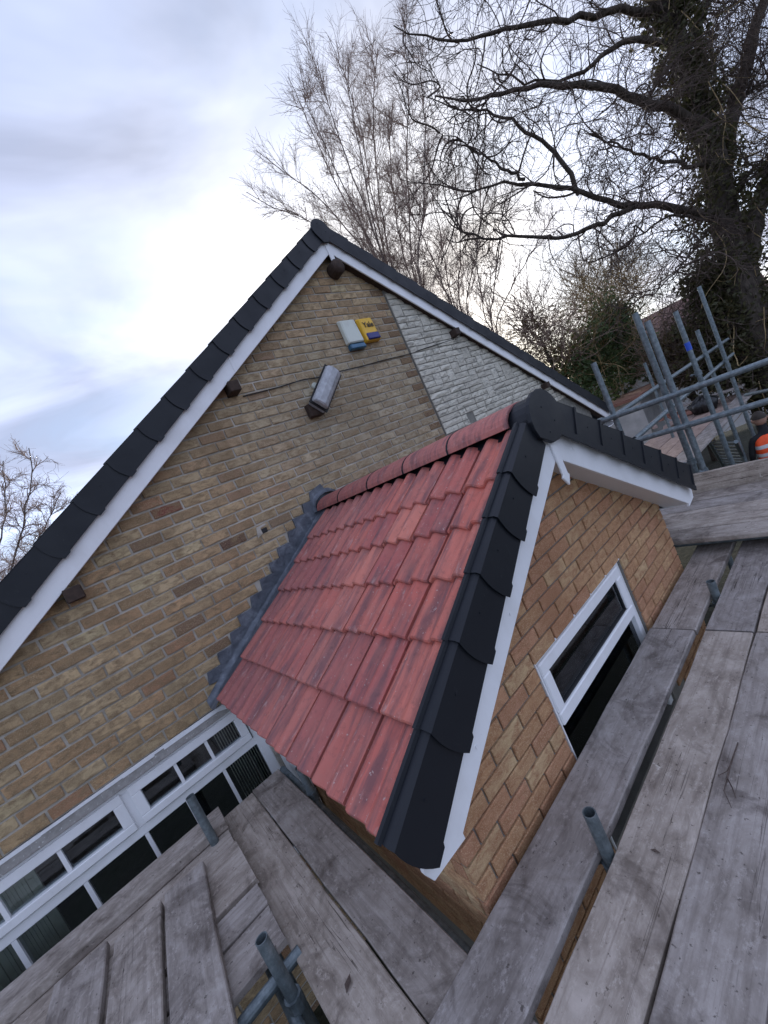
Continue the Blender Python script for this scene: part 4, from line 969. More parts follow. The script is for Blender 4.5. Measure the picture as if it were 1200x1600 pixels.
# ---- debris on the far lift
MT['dust'] = simple('broken_tile', (0.33, 0.16, 0.12), 0.9, 0.35, 8)
for i, (u, v, lab) in enumerate(((1035, 655, 'broken red tile piece on the far lift nearest the rail'), (1058, 650, 'cracked tile half lying on the far lift boards'), (1078, 645, 'reddish tile shard on the far lift beside the black bag'), (1022, 668, 'thin timber offcut on the far lift'), (1050, 664, 'pale splintered timber offcut on the far lift'))):
    p = at_z(u, v, -1.68); q = MB(); a = random.uniform(-.6, .6)
    q.prism_y([(-0.28, 0), (0.24, 0.0), (0.30, 0.05), (0.05, 0.085), (-0.25, 0.06)], -0.16 if i < 3 else -0.05, 0.16 if i < 3 else 0.05)
    o = q.build('tile_shard' if i < 3 else 'timber_offcut', MT['dust'] if i < 3 else MT['board_pink'], bevel=0.008, loc=p); o.rotation_euler.z = a; tag(o, lab, 'debris')
q = MB(); p = at_z(1102, 640, -1.66)
for i in range(7):
    an = i/7*6.28; q.tube([(0.16*math.cos(an), 0.12*math.sin(an), 0.0), (0.20*math.cos(an), 0.17*math.sin(an), 0.14), (0.06*math.cos(an+.4), 0.05*math.sin(an+.4), 0.30)], [0.10, 0.13, 0.03], 7)
tag(q.build('rubble_bag', simple('black_sack', (0.015, 0.015, 0.016), 0.35, 0.3), smooth=True, loc=p), 'slumped black rubble bag on the far lift', 'bag')
# twig on the board
q = MB(); tw = [at_z(u, v, ZB+0.008) for u, v in ((1153, 1160), (1141, 1195), (1136, 1215), (1144, 1230), (1150, 1247))]; q.tube(tw, [0.002, 0.003, 0.0025, 0.002, 0.001], 5)
tw = [at_z(u, v, ZB+0.007) for u, v in ((1122, 1212), (1136, 1205), (1141, 1195))]; q.tube(tw, [0.001, 0.0015, 0.002], 5)
tw = [at_z(u, v, ZB+0.007) for u, v in ((1137, 1213), (1131, 1235), (1143, 1262))]; q.tube(tw, [0.002, 0.0015, 0.001], 5)
tag(q.build('twig', MT['bark_twig']), 'forked bare twig lying on the pale right board', 'twig')
for i, (u, v, lab) in enumerate(((545, 1537, 'dark dead leaf on the stained side board at the bottom'), (1024, 1330, 'dark crumpled leaf on the mottled board beside the tube end'), (430, 1232, 'small dark leaf scrap on the board beside the porch flank'))):
    p = at_z(u, v, (ZS if i != 1 else ZB)+0.004); q = MB(); s_ = (0.028, 0.016, 0.014)[i]
    q.add([(-s_, 0, 0), (-s_*.2, s_*.45, s_*.3), (s_, 0.1*s_, s_*.1), (s_*.1, -s_*.4, s_*.22), (0, 0, 0.002)], [(0, 4, 1), (1, 4, 2), (2, 4, 3), (3, 4, 0)])
    o = q.build('leaf', MT['bark_twig'], loc=p); o.rotation_euler.z = 0.7+i; tag(o, lab, 'leaf')

# ================================================================== far side: neighbour house, walls, hedge
nb = tag(empty('neighbour_house', tuple(at_d(1040, 520, 22)[:2])+(GZ,)), 'distant pale house with dark red-brown roof behind the scaffold', 'house')
pc = at_d(1040, 520, 22); a = math.atan2(pc[1], pc[0])
def rotxy(x, y): return (pc[0]+x*math.cos(a)-y*math.sin(a), pc[1]+x*math.sin(a)+y*math.cos(a))
def rbx(x0, x1, y0, y1, z0, z1, q):
    c = [rotxy(x0, y0), rotxy(x1, y0), rotxy(x1, y1), rotxy(x0, y1)]
    q.add([(*p, z0) for p in c]+[(*p, z1) for p in c], [(0,3,2,1),(4,5,6,7),(0,1,5,4),(1,2,6,5),(2,3,7,6),(3,0,4,7)])
q = MB(); rbx(0, 6, -4.0, 4.6, GZ, 0.0, q); part(q, 'wall', simple('pale_render', (0.42, 0.41, 0.40), 0.9, 0.12, 3), nb)
q = MB(); c = [rotxy(-0.4, -4.4), rotxy(6.4, -4.4), rotxy(6.4, 5.0), rotxy(-0.4, 5.0), rotxy(3, -4.4), rotxy(3, 5.0)]
q.add([(*c[0], 0), (*c[1], 0), (*c[2], 0), (*c[3], 0), (*c[4], 2.0), (*c[5], 2.0)], [(0, 1, 4), (2, 3, 5), (0, 4, 5, 3), (1, 2, 5, 4), (0, 3, 2, 1)]); part(q, 'roof', simple('brown_roof', (0.15, 0.085, 0.07), 0.85, 0.3, 6, bmp=0.3), nb)
for y_ in (-2.4, 0.4, 2.9):
    q = MB(); rbx(-0.03, 0.02, y_-0.6, y_+0.6, -2.3, -1.0, q); f_ = part(q, 'window', MT['upvc'], nb)
    q = MB(); rbx(-0.045, -0.031, y_-0.52, y_+0.52, -2.22, -1.08, q); o = part(q, 'pane', MT['glass'], nb)
q = MB(); rbx(2.4, 3.2, 2.0, 2.9, 1.6, 3.0, q); part(q, 'chimney', simple('chimney_brick', (0.24, 0.12, 0.08), 0.9, 0.3, 10), nb)
gw = MB(); A_, B_ = at_d(900, 620, 13.5), at_d(1215, 560, 12.5)
t_ = Vector((B_[0]-A_[0], B_[1]-A_[1], 0)); nn_ = Vector((-t_.y, t_.x, 0)).normalized()*0.12
gw.add([(A_[0], A_[1], GZ), (B_[0], B_[1], GZ), (B_[0]+nn_.x, B_[1]+nn_.y, GZ), (A_[0]+nn_.x, A_[1]+nn_.y, GZ), (A_[0], A_[1], -0.35), (B_[0], B_[1], -0.35), (B_[0]+nn_.x, B_[1]+nn_.y, -0.35), (A_[0]+nn_.x, A_[1]+nn_.y, -0.35)],
       [(0,3,2,1),(4,5,6,7),(0,1,5,4),(1,2,6,5),(2,3,7,6),(3,0,4,7)])
tag(gw.build('garden_wall', simple('grey_render', (0.48, 0.465, 0.45), 0.9, 0.2, 2.5, bmp=0.3)), 'pale grey rendered garden wall behind the far scaffold', 'wall')
sh = MB(); p = at_d(1010, 590, 11); sh.box(p[0]-1.4, p[0]+1.2, p[1]-0.2, p[1]+1.3, -0.98, -0.9)
sroot = tag(empty('lean_to', (p[0], p[1], GZ)), 'low lean-to with rusty red sheet roof beyond the house corner', 'shed')
part(sh, 'roof', simple('rusty_sheet', (0.26, 0.12, 0.085), 0.7, 0.3, 5), sroot)
q = MB(); q.box(p[0]-1.2, p[0]+1.0, p[1]-0.05, p[1]+1.2, GZ, -0.99); part(q, 'wall', simple('shed_wall', (0.45, 0.44, 0.43), 0.9, 0.25, 3), sroot)
cr_ = MB(); pp = at_z(985, 655, -1.3)

# ================================================================== vegetation
def np_mesh(name, V, F, mat, parent=None, smooth=False):
    me = bpy.data.meshes.new(name); k = F.shape[1]
    me.vertices.add(len(V)); me.vertices.foreach_set('co', V.astype(np.float32).ravel())
    me.loops.add(F.size); me.loops.foreach_set('vertex_index', F.astype(np.int32).ravel())
    me.polygons.add(len(F)); me.polygons.foreach_set('loop_start', np.arange(0, F.size, k, dtype=np.int32)); me.polygons.foreach_set('loop_total', np.full(len(F), k, dtype=np.int32))
    if smooth: me.polygons.foreach_set('use_smooth', np.ones(len(F), dtype=bool))
    me.materials.append(mat); me.update(calc_edges=True)
    o = link(bpy.data.objects.new(name, me))
    if parent is not None:
        o.parent = parent; me.transform(Matrix.Translation(-Vector(parent.location)))
    return o
def unit(v): return v/np.maximum(np.linalg.norm(v, axis=-1, keepdims=True), 1e-9)
def walk(S, D, Ln, K, curl, bias, mem=0.75):
    Nn = len(S); P = np.zeros((Nn, K, 3)); P[:, 0] = S; d = unit(D); wv = np.zeros_like(d); st = (Ln/(K-1))[:, None]
    for k in range(1, K):
        wv = mem*wv+rng.normal(0, curl, (Nn, 3)); d = unit(d+wv+np.asarray(bias)); P[:, k] = P[:, k-1]+d*st
    return P
def tubes(P, r0, r1, sides=3):
    Nn, K, _ = P.shape; T = np.zeros_like(P); T[:, 1:-1] = P[:, 2:]-P[:, :-2]; T[:, 0] = P[:, 1]-P[:, 0]; T[:, -1] = P[:, -1]-P[:, -2]; T = unit(T)
    ref = np.array([0.37, 0.59, 0.21]); A = unit(np.cross(T, ref)); Bv = np.cross(T, A)
    r = r0[:, None]+(r1-r0)[:, None]*np.linspace(0, 1, K)[None]
    an = 2*np.pi*np.arange(sides)/sides
    V = P[:, :, None, :]+r[:, :, None, None]*(A[:, :, None, :]*np.cos(an)[None, None, :, None]+Bv[:, :, None, :]*np.sin(an)[None, None, :, None])
    base = (np.arange(Nn)*K*sides)[:, None, None]+(np.arange(K-1)*sides)[None, :, None]
    k0 = np.arange(sides)[None, None]; k1 = (np.arange(sides)+1)[None, None] % sides
    F = np.stack([base+k0, base+k1, base+sides+k1, base+sides+k0], -1).reshape(-1, 4)
    return V.reshape(-1, 3), F
def spawn(P, n, lo, hi, spread, up=0.0, fwd=1.0):
    i = rng.integers(0, len(P), n); K = P.shape[1]; f = rng.uniform(lo, hi, n)*(K-1); k = np.minimum(f.astype(int), K-2); fr = (f-k)[:, None]
    S = P[i, k]*(1-fr)+P[i, k+1]*fr; T = unit(P[i, k+1]-P[i, k]); D = fwd*T+rng.normal(0, spread, (n, 3)); D[:, 2] += up
    return S, unit(D), f/(K-1)
def join(parts):
    Vs, Fs, b = [], [], 0
    for V, F in parts: Vs.append(V); Fs.append(F+b); b += len(V)
    return np.concatenate(Vs), np.concatenate(Fs)
def resample(pts, K, wig=0.0):
    P = np.array(pts, float); s = np.concatenate([[0], np.cumsum(np.linalg.norm(np.diff(P, axis=0), axis=1))]); t = np.linspace(0, s[-1], K)
    Q = np.stack([np.interp(t, s, P[:, c]) for c in range(3)], 1)
    for _ in range(2): Q[1:-1] = 0.25*Q[:-2]+0.5*Q[1:-1]+0.25*Q[2:]
    if wig: Q[1:-1] += rng.normal(0, wig, (K-2, 3))
    return Q
def leaves(C, size, up=0.3):
    n_ = len(C); nrm = unit(rng.normal(0, 1, (n_, 3))+np.array([0, 0, up])); a = unit(np.cross(nrm, rng.normal(0, 1, (n_, 3)))); b = np.cross(nrm, a)
    s = (size*rng.uniform(0.6, 1.3, n_))[:, None]
    V = np.stack([C-a*s, C-b*s*0.62+nrm*s*0.12, C+a*s, C+b*s*0.62+nrm*s*0.12], 1).reshape(-1, 3); F = np.arange(n_*4).reshape(-1, 4); return V, F

def limb_path(px, d0, d1, K=20, wig=0.02):
    n_ = len(px); return resample([at_d(u, v, d0+(d1-d0)*i/(n_-1)) for i, (u, v) in enumerate(px)], K, wig)

# ---- big twisted tree, ivy on its trunk
D0 = 8.4
tb = at_d(1178, 505, D0)
big = tag(empty('twisted_tree', (tb[0]+0.1, tb[1]-0.1, GZ)), 'large dark bare tree with contorted branches and ivy-clad trunk at right', 'tree')
trunk_px = [(1178, 505), (1150, 420), (1128, 310), (1098, 205), (1068, 100), (1040, 0), (1010, -110), (985, -260)]
tp = np.concatenate([[[tb[0]+0.1, tb[1]-0.1, GZ]], [[tb[0]+0.03, tb[1]-0.03, -1.2]], [at_d(u, v, D0) for u, v in trunk_px]])
tp = resample(tp, 34, 0.02); stems = [(tp, 0.36, 0.11)]
st2 = [(1128, 310), (1135, 215), (1165, 100), (1192, 0), (1215, -120)]; stems.append((limb_path(st2, D0, D0+0.5, 18), 0.17, 0.07))
stems.append((limb_path([(1160, 440), (1185, 330), (1215, 230), (1260, 120)], D0, D0-0.6, 16), 0.2, 0.08))
stems.append((limb_path([(1075, 70), (1090, 30), (1120, -20), (1150, -90)], D0, D0+0.4, 12), 0.11, 0.05))
V, F = join([tubes(p[None], np.array([a]), np.array([b]), 10) for p, a, b in stems])
np_mesh('trunk', V, F, MT['bark_dark'], big, True)
limbs_px = [([(1092, 190), (1050, 172), (990, 160), (950, 135), (895, 131), (840, 132), (815, 136), (765, 147), (720, 160), (680, 150)], 0.105, 8.3, 7.4),
    ([(1062, 75), (1000, 55), (960, 72), (930, 96), (895, 122), (850, 130), (800, 122), (745, 100)], 0.07, 8.4, 7.6),
    ([(1045, 15), (980, 20), (920, 22), (870, 32), (820, 38), (765, 52), (725, 67), (650, 62), (615, 40)], 0.08, 8.4, 7.4),
    ([(1118, 335), (1050, 325), (1000, 320), (955, 320), (910, 305), (860, 290), (820, 282), (765, 287), (710, 312)], 0.085, 8.3, 7.5),
    ([(905, 304), (885, 260), (865, 230), (835, 215), (800, 187), (765, 175), (720, 172), (660, 150)], 0.05, 7.9, 7.2),
    ([(820, 280), (795, 268), (765, 250), (735, 230), (710, 213), (680, 205)], 0.032, 7.6, 7.2),
    ([(1005, 320), (960, 337), (920, 360), (870, 377), (830, 375), (795, 369), (735, 372), (700, 340), (668, 292)], 0.055, 8.1, 7.3),
    ([(1110, 262), (1070, 255), (1020, 250), (980, 235), (940, 220), (905, 200)], 0.05, 8.3, 7.8),
    ([(1110, 345), (1065, 335), (1025, 348), (980, 382), (932, 415)], 0.035, 8.3, 7.9),
    ([(1062, 90), (1030, 120), (1010, 170), (1000, 220)], 0.035, 8.3, 8.0),
    ([(1050, 30), (990, -20), (900, -40), (800, -30), (700, -50)], 0.08, 8.4, 7.6),
    ([(1040, -10), (960, -90), (850, -130), (740, -140)], 0.08, 8.4, 7.8),
    ([(1140, 190), (1165, 150), (1200, 120), (1260, 100)], 0.05, 8.5, 8.2),
    ([(1150, 160), (1120, 120), (1110, 70), (1120, 20)], 0.04, 8.5, 8.7),
    ([(1130, 330), (1090, 380), (1050, 430), (1010, 470)], 0.035, 8.3, 8.0),
    ([(1150, 300), (1180, 260), (1210, 240)], 0.05, 8.4, 8.1)]
Ls = [limb_path(px, d0, d1, 22, 0.022) for px, r, d0, d1 in limbs_px]; LR = np.array([r for _, r, _, _ in limbs_px])
LP = np.stack(Ls); V, F = tubes(LP, LR, LR*0.12, 7); np_mesh('limb', V, F, MT['bark_dark'], big, True)
S, D, f = spawn(LP, 330, 0.06, 1.0, 0.75, 0.05, 0.55); l2 = walk(S, D, rng.uniform(0.5, 1.7, len(S)), 16, 0.11, (0, 0, 0.0)); 
S, D, _ = spawn(np.stack([resample(s, 22) for s, _, _ in stems]), 170, 0.3, 1.0, 1.0, 0.1, 0.2); l2b = walk(S, D, rng.uniform(0.6, 2.2, len(S)), 16, 0.11, (0, 0, 0.01))
l2 = np.concatenate([l2, l2b]); parts = [tubes(l2, rng.uniform(0.011, 0.022, len(l2)), np.full(len(l2), 0.005), 4)]
S, D, _ = spawn(l2, 2900, 0.15, 1.0, 0.6, -0.05, 0.75); l3 = walk(S, D, rng.uniform(0.35, 1.0, len(S)), 10, 0.11, (0, 0, -0.03)); parts.append(tubes(l3, np.full(len(l3), 0.0062), np.full(len(l3), 0.0034), 3))
S, D, _ = spawn(l3, 9500, 0.1, 1.0, 0.5, -0.15, 0.8); l4 = walk(S, D, rng.uniform(0.2, 0.75, len(S)), 6, 0.12, (0, 0, -0.07)); parts.append(tubes(l4, np.full(len(l4), 0.0040), np.full(len(l4), 0.0024), 3))
V, F = join(parts); np_mesh('crown', V, F, MT['bark_twig'], big)
# ivy on trunk and limb bases
nC = 330; ti = rng.uniform(0.0, 0.86, nC)**0.9; idx = ti*(len(tp)-1); k0 = idx.astype(int); fr = (idx-k0)[:, None]
C0 = tp[k0]*(1-fr)+tp[np.minimum(k0+1, len(tp)-1)]*fr
prof = 0.34+0.30*np.exp(-((ti-0.34)/0.16)**2)+0.10*np.sin(ti*21); an = rng.uniform(0, 2*np.pi, nC); rr_ = prof*rng.uniform(0.55, 1.1, nC)
C0 = C0+np.stack([np.cos(an)*rr_, np.sin(an)*rr_, np.zeros(nC)], 1)
ci = rng.integers(0, nC, 19000); C = C0[ci]+rng.normal(0, 1, (19000, 3))*np.array([0.11, 0.11, 0.17])*rng.uniform(0.5, 1.5, nC)[ci][:, None]
V, F = leaves(C, 0.045); np_mesh('ivy', V, F, MT['ivy'], big)
# hanging vines
S = tp[rng.integers(5, 30, 120)]+rng.normal(0, 0.35, (120, 3)); vp = walk(S, np.tile([0, 0, -1.0], (120, 1))+rng.normal(0, .3, (120, 3)), rng.uniform(0.8, 2.4, 120), 16, 0.10, (0, 0, -0.06))
V, F = tubes(vp, np.full(120, 0.010), np.full(120, 0.006), 4); np_mesh('vine', V, F, MT['vine'], big)

# ---- tangled shrubs at its foot
def shrub(name, label, cat, blobs, nleaf, lsize, leafmat, ntw, twl, twigmat, group=None, up=0.55):
    b0 = blobs[0]; root = tag(empty(name, (b0[0], b0[1], GZ)), label, cat, group)
    Cs, Ss = [], []
    for (x, y, z, rx, rz) in blobs:
        n_ = nleaf//len(blobs); q = unit(rng.normal(0, 1, (n_, 3)))*(rng.uniform(0.25, 1.0, (n_, 1))**0.45)
        q *= (1+0.28*np.sin(q[:, :1]*6+x)+0.22*np.sin(q[:, 1:2]*9+y)+0.2*np.sin(q[:, 2:]*8))
        Cs.append(np.array([x, y, z])+q*np.array([rx, rx, rz]))
        m_ = ntw//len(blobs); Ss.append(np.array([x, y, z])+rng.normal(0, 0.33, (m_, 3))*np.array([rx, rx, rz]))
    if nleaf: V, F = leaves(np.concatenate(Cs), lsize); np_mesh('foliage', V, F, leafmat, root)
    S = np.concatenate(Ss); D = rng.normal(0, 0.6, (len(S), 3)); D[:, 2] += up
    a = walk(S, unit(D), rng.uniform(0.5, 1.2, len(S))*twl, 9, 0.10, (0, 0, 0.03)); S2, D2, _ = spawn(a, len(a)*3, 0.3, 1.0, 0.5, 0.1, 0.8); b = walk(S2, D2, rng.uniform(0.3, 0.8, len(S2))*twl*0.6, 7, 0.12, (0, 0, 0.02))
    V, F = join([tubes(a, np.full(len(a), 0.011), np.full(len(a), 0.005), 3), tubes(b, np.full(len(b), 0.006), np.full(len(b), 0.004), 3)]); np_mesh('twigs', V, F, twigmat, root)
    zl = min(b[2]-b[4]*0.6 for b in blobs); q = MB(); q.tube([(b0[0], b0[1], GZ), (b0[0]+.05, b0[1], (GZ+b0[2])/2), (b0[0], b0[1]+.05, b0[2]+0.3*b0[4])], [0.12, 0.09, 0.03], 7); part(q, 'stem', MT['bark_dark'], root)
    return root
def blob(u, v, d, rx, rz): p = at_d(u, v, d); return (p[0], p[1], p[2], rx, rz)
shrub('evergreen_tree', 'dense dark green bushy tree rising behind the right roof slope', 'tree', [blob(935, 545, 12, 1.15, 1.15), blob(905, 590, 12, 0.9, 0.9), blob(955, 505, 12.2, 0.65, 0.7), blob(985, 560, 12.4, 0.8, 0.8)], 15000, 0.055, MT['evergreen'], 260, 1.7, MT['vine'])
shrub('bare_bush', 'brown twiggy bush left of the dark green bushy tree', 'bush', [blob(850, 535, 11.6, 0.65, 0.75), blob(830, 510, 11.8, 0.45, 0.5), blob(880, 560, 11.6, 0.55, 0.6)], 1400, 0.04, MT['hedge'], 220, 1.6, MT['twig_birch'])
shrub('sun_tinted_shrub', 'bare shrub behind the green tree, coloured gold for low sunlight', 'bush', [blob(950, 470, 15, 0.9, 1.0), blob(985, 450, 15, 0.8, 0.8), blob(910, 470, 15, 0.8, 0.9)], 0, 0.04, MT['hedge'], 300, 2.2, MT['vine'])  # sunset gold is put into the twig colour
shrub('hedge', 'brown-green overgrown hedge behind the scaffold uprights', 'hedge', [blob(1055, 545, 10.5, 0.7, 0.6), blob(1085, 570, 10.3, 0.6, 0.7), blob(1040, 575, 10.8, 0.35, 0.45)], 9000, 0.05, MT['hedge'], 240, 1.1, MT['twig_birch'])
shrub('ivy_thicket', 'dark tangled ivy thicket at the foot of the big tree', 'bush', [blob(1130, 500, 8.9, 0.8, 0.8), blob(1165, 560, 8.8, 0.75, 0.7), blob(1190, 510, 8.9, 0.7, 0.7), blob(1120, 560, 9.2, 0.6, 0.7), blob(1110, 440, 8.8, 0.5, 0.6)], 13000, 0.05, MT['ivy'], 360, 1.3, MT['bark_twig'], up=-0.3)

# ---- birches behind the house
def birch(label, stems_px, d, n1, n2, n3, r=0.07, l1=2.0, name='birch_tree', wigd=1.0, curl=0.05):
    root_p = at_d(*stems_px[0][0], d); root = tag(empty(name, (root_p[0], root_p[1], GZ)), label, 'tree')
    St = []
    for px in stems_px:
        dd = d+rng.uniform(-0.8, 0.8)*wigd; pts = [at_d(u, v, dd) for u, v in px]; b = pts[0]
        pts = [np.array([root_p[0]+rng.normal(0, .08), root_p[1]+rng.normal(0, .08), GZ]), np.array([(root_p[0]*0.6+b[0]*0.4), root_p[1]*0.6+b[1]*0.4, GZ*0.45+b[2]*0.55])]+pts
        St.append(resample(pts, 30, 0.025))
    St = np.stack(St); R0 = r*rng.uniform(0.75, 1.1, len(St)); V, F = tubes(St, R0, np.full(len(St), 0.012), 6); np_mesh('trunk', V, F, MT['bark_birch'], root, True)
    S, D, f = spawn(St, n1, 0.36, 0.98, 0.42, 0.22, 1.0); a = walk(S, D, (1.15-f)*l1*rng.uniform(0.6, 1.3, n1)+0.3, 14, curl, (0, 0, 0.035))
    S, D, f = spawn(a, n2, 0.12, 1.0, 0.48, 0.10, 1.0); b = walk(S, D, rng.uniform(0.4, 1.1, n2)*l1*0.42, 7, curl*1.4, (0, 0, 0.03))
    S, D, f = spawn(b, n3, 0.05, 1.0, 0.52, 0.06, 1.0); c = walk(S, D, rng.uniform(0.25, 0.8, n3)*l1*0.38, 5, curl*1.8, (0, 0, 0.02))
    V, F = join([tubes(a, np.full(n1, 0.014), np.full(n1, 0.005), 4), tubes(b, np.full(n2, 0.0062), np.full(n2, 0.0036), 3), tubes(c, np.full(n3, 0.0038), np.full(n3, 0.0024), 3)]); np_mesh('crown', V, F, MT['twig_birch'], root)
birch('tall bare multi-stemmed tree fanning out above the gable ridge', [[(600, 405), (560, 300), (520, 190), (495, 95)], [(597, 405), (570, 280), (548, 170), (545, 85)], [(603, 410), (578, 290), (560, 180), (530, 90), (512, 55)], [(590, 400), (545, 310), (500, 210), (470, 140)], [(570, 390), (510, 320), (450, 270), (400, 235)], [(610, 415), (590, 300), (583, 200), (585, 120), (590, 75)], [(560, 395), (500, 350), (440, 330), (385, 300)], [(585, 395), (525, 290), (480, 190), (450, 120)]], 15, 240, 1900, 10500, 0.056, 2.3)
birch('slim dark upright bare tree directly behind the right roof verge', [[(642, 430), (638, 330), (634, 230), (640, 120), (628, 20)], [(650, 435), (660, 330), (665, 230), (660, 130), (650, 60)], [(636, 425), (615, 320), (608, 240), (612, 170)]], 14, 140, 1200, 5800, 0.052, 1.7)
birch('bare tree with several thin stems above the middle of the right verge', [[(705, 465), (690, 380), (675, 300), (660, 220)], [(715, 470), (722, 380), (715, 300), (700, 210)], [(700, 460), (670, 390), (640, 330), (620, 260)], [(725, 475), (745, 400), (752, 320), (745, 250)]], 14.5, 130, 1000, 5200, 0.042, 1.6)
birch('low spreading bare sapling left of the brown twiggy bush', [[(765, 505), (775, 420), (790, 340), (800, 290)], [(770, 508), (810, 430), (845, 370), (870, 330)], [(760, 500), (745, 420), (740, 360), (735, 310)]], 14, 60, 330, 1200, 0.04, 1.4)
birch('small twisted bare tree beyond the left roof edge', [[(5, 930), (25, 860), (40, 800), (50, 740), (45, 700)], [(-5, 930), (-5, 860), (10, 790), (5, 720)], [(10, 935), (45, 870), (75, 820), (95, 770)], [(0, 930), (-40, 850), (-50, 770)], [(12, 930), (60, 890), (95, 850)]], 11, 110, 1100, 5200, 0.045, 1.1, 'bare_tree', 1.0, 0.11)

# ================================================================== person in hi-vis, at the right edge
MT['hivis'] = None
def hivis():
    m, t, p = material('hivis_jacket'); pos = geo_pos(t); s_ = t.nodes.new('ShaderNodeSeparateXYZ'); t.links.new(pos, s_.inputs[0])
    def band(z0, z1): return M(t, 'MULTIPLY', M(t, 'GREATER_THAN', s_.outputs[2], z0), M(t, 'LESS_THAN', s_.outputs[2], z1))
    b = M(t, 'ADD', band(-2.36, -2.30), band(-2.22, -2.16), True)
    c = mixc(t, b, (0.95, 0.10, 0.02), (0.62, 0.64, 0.64)); c = mixc(t, ramp_node(t, noise(t, pos, 12, 4), [(0.5, (0,)*3), (0.8, (0.4,)*3)]), c, (0.45, 0.05, 0.015))
    t.links.new(c, p.inputs['Base Color']); p.inputs['Roughness'].default_value = 0.7; return m
MT['hivis'] = hivis(); MT['dark_cloth'] = simple('dark_cloth', (0.012, 0.012, 0.014), 0.85, 0.3, 20); MT['skin'] = simple('skin', (0.42, 0.24, 0.17), 0.55, 0.1, 20); MT['hair'] = simple('hair', (0.035, 0.025, 0.018), 0.7, 0.3, 60)
pp = at_z(1201, 690, -2.16); FX, FY_ = pp[0], pp[1]
per = tag(empty('person', (FX, FY_, GZ), rad(-62)), 'person in orange high-visibility jacket with dark sleeves at the right edge', 'person')
def skin(name, verts, edges, radii, mat, root=0, mats=None):
    me = bpy.data.meshes.new(name); me.from_pydata(verts, edges, []); me.materials.append(mat); o = link(bpy.data.objects.new(name, me)); o.parent = per
    o.modifiers.new('skin', 'SKIN'); sv_ = me.skin_vertices[0].data
    for i, r in enumerate(radii): sv_[i].radius = (r, r) if not isinstance(r, tuple) else r
    sv_[root].use_root = True; sm = o.modifiers.new('sub', 'SUBSURF'); sm.levels = 2; sm.render_levels = 2; o.modifiers['skin'].use_smooth_shade = True; return o
vb = [(0, 0, 0.95), (0, 0, 1.15), (0, 0.01, 1.36), (0, 0.02, 1.47), (0, 0.04, 1.56), (0, 0.06, 1.66), (0, 0.05, 1.74),
      (0.10, 0, 0.90), (0.11, 0.01, 0.50), (0.11, -0.02, 0.09), (0.11, 0.12, 0.04), (-0.10, 0, 0.90), (-0.11, 0.03, 0.50), (-0.11, 0.0, 0.09), (-0.11, 0.14, 0.04),
      (0.18, 0.01, 1.41), (0.25, 0.03, 1.14), (0.22, 0.22, 0.98), (0.21, 0.30, 0.95), (-0.18, 0.01, 1.41), (-0.25, 0.02, 1.14), (-0.24, 0.14, 0.92), (-0.235, 0.18, 0.84)]
eb = [(0,1),(1,2),(2,3),(3,4),(4,5),(5,6),(0,7),(7,8),(8,9),(9,10),(0,11),(11,12),(12,13),(13,14),(2,15),(15,16),(16,17),(17,18),(2,19),(19,20),(20,21),(21,22)]
rb = [(0.13, 0.10), (0.10, 0.08), (0.10, 0.08), 0.06, 0.055, 0.082, 0.07, 0.085, 0.06, 0.045, 0.035, 0.085, 0.06, 0.045, 0.035, 0.06, 0.045, 0.033, 0.03, 0.06, 0.045, 0.033, 0.03]
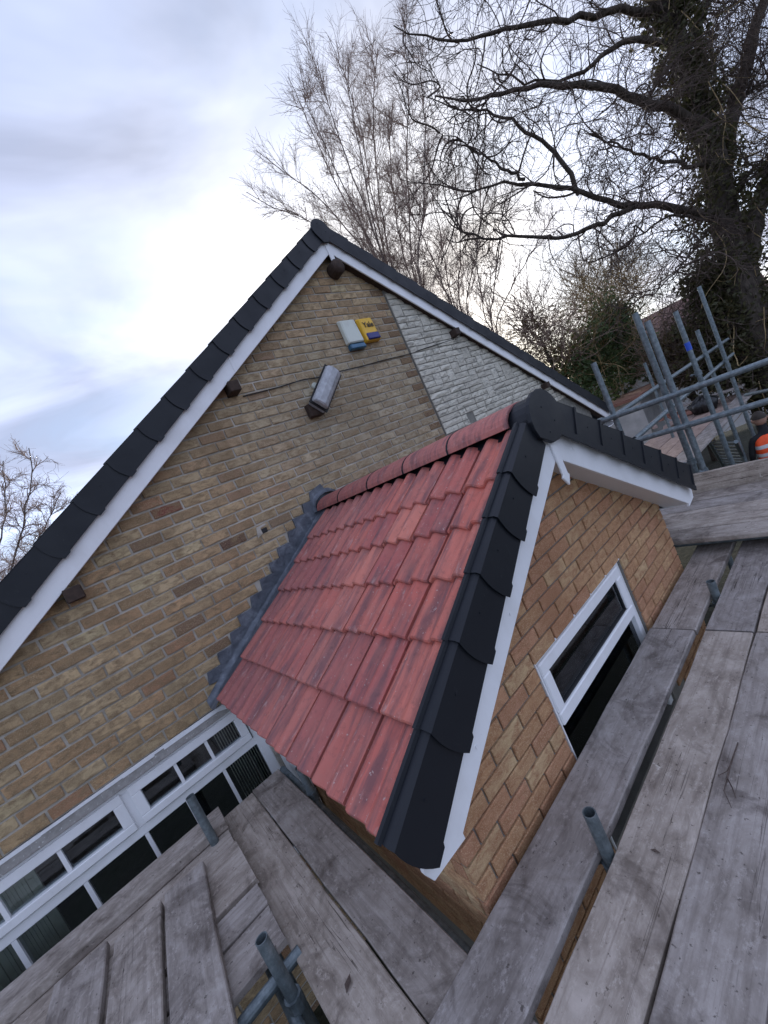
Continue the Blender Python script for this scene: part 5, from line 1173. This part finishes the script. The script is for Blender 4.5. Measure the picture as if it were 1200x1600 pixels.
for hi, hx in ((18, 0.21), (22, -0.235)):            # four fingers and a thumb on each hand
    b0 = vb[hi]; dn = (0, 0.05, -0.01) if hi == 18 else (0, 0.02, -0.05)
    for f_ in range(5):
        off = (-0.024+0.012*f_) if f_ < 4 else 0.034
        i0 = len(vb); ln = (0.85, 1.0, 0.95, 0.75, 0.5)[f_]; vb.append((b0[0]+off, b0[1]+dn[1]*0.8*ln, b0[2]+dn[2]*ln)); vb.append((b0[0]+off*1.1, b0[1]+dn[1]*1.5*ln, b0[2]+dn[2]*1.6*ln-0.012)); eb += [(hi, i0), (i0, i0+1)]; rb += [0.009, 0.007]
skin('body', vb, eb, rb, MT['dark_cloth'])
skin('jacket', [(0, 0, 0.86), (0, 0, 1.12), (0, 0.012, 1.35), (0, 0.02, 1.455), (0.165, 0.012, 1.405), (-0.165, 0.012, 1.405)], [(0,1),(1,2),(2,3),(2,4),(2,5)], [(0.21, 0.16), (0.20, 0.15), (0.215, 0.16), 0.135, 0.105, 0.105], MT['hivis'])
q = MB(); hv = []
for i in range(9):
    for j in range(16):
        th_, ph = math.pi*i/8*0.98, 2*math.pi*j/16; hv.append((0.088*math.sin(th_)*math.cos(ph), 0.05+0.102*math.sin(th_)*math.sin(ph), 1.685+0.118*math.cos(th_)))
q.add(hv, [(i*16+j, (i+1)*16+j, (i+1)*16+(j+1) % 16, i*16+(j+1) % 16) for i in range(8) for j in range(16)]); o = q.build('head', MT['skin'], per, True)
q = MB(); q.add([(v[0]*1.08, (v[1]-0.05)*1.06+0.038, (v[2]-1.685)*1.07+1.70) for v in hv[:80]], [(i*16+j, (i+1)*16+j, (i+1)*16+(j+1) % 16, i*16+(j+1) % 16) for i in range(4) for j in range(16)]); q.build('hair', MT['hair'], per, True)
q = MB(); q.add([(-0.016, 0.145, 1.665), (0.016, 0.145, 1.665), (0, 0.178, 1.668), (0, 0.15, 1.715)], [(0, 1, 2), (0, 2, 3), (1, 3, 2)]); q.build('nose', MT['skin'], per)
for s_ in (-1, 1):
    q = MB(); q.tube([(s_*0.033, 0.138, 1.705), (s_*0.033, 0.146, 1.705)], 0.012, 8); q.build('eye', MT['ink'], per)
    q = MB(); q.tube([(s_*0.084, 0.05, 1.65), (s_*0.096, 0.04, 1.685), (s_*0.088, 0.045, 1.715)], [0.012, 0.018, 0.012], 8); q.build('ear', MT['skin'], per, True)
q = MB(); q.tube([(-0.025, 0.146, 1.632), (0, 0.151, 1.630), (0.025, 0.146, 1.632)], 0.006, 6); q.build('mouth', MT['dust'], per)
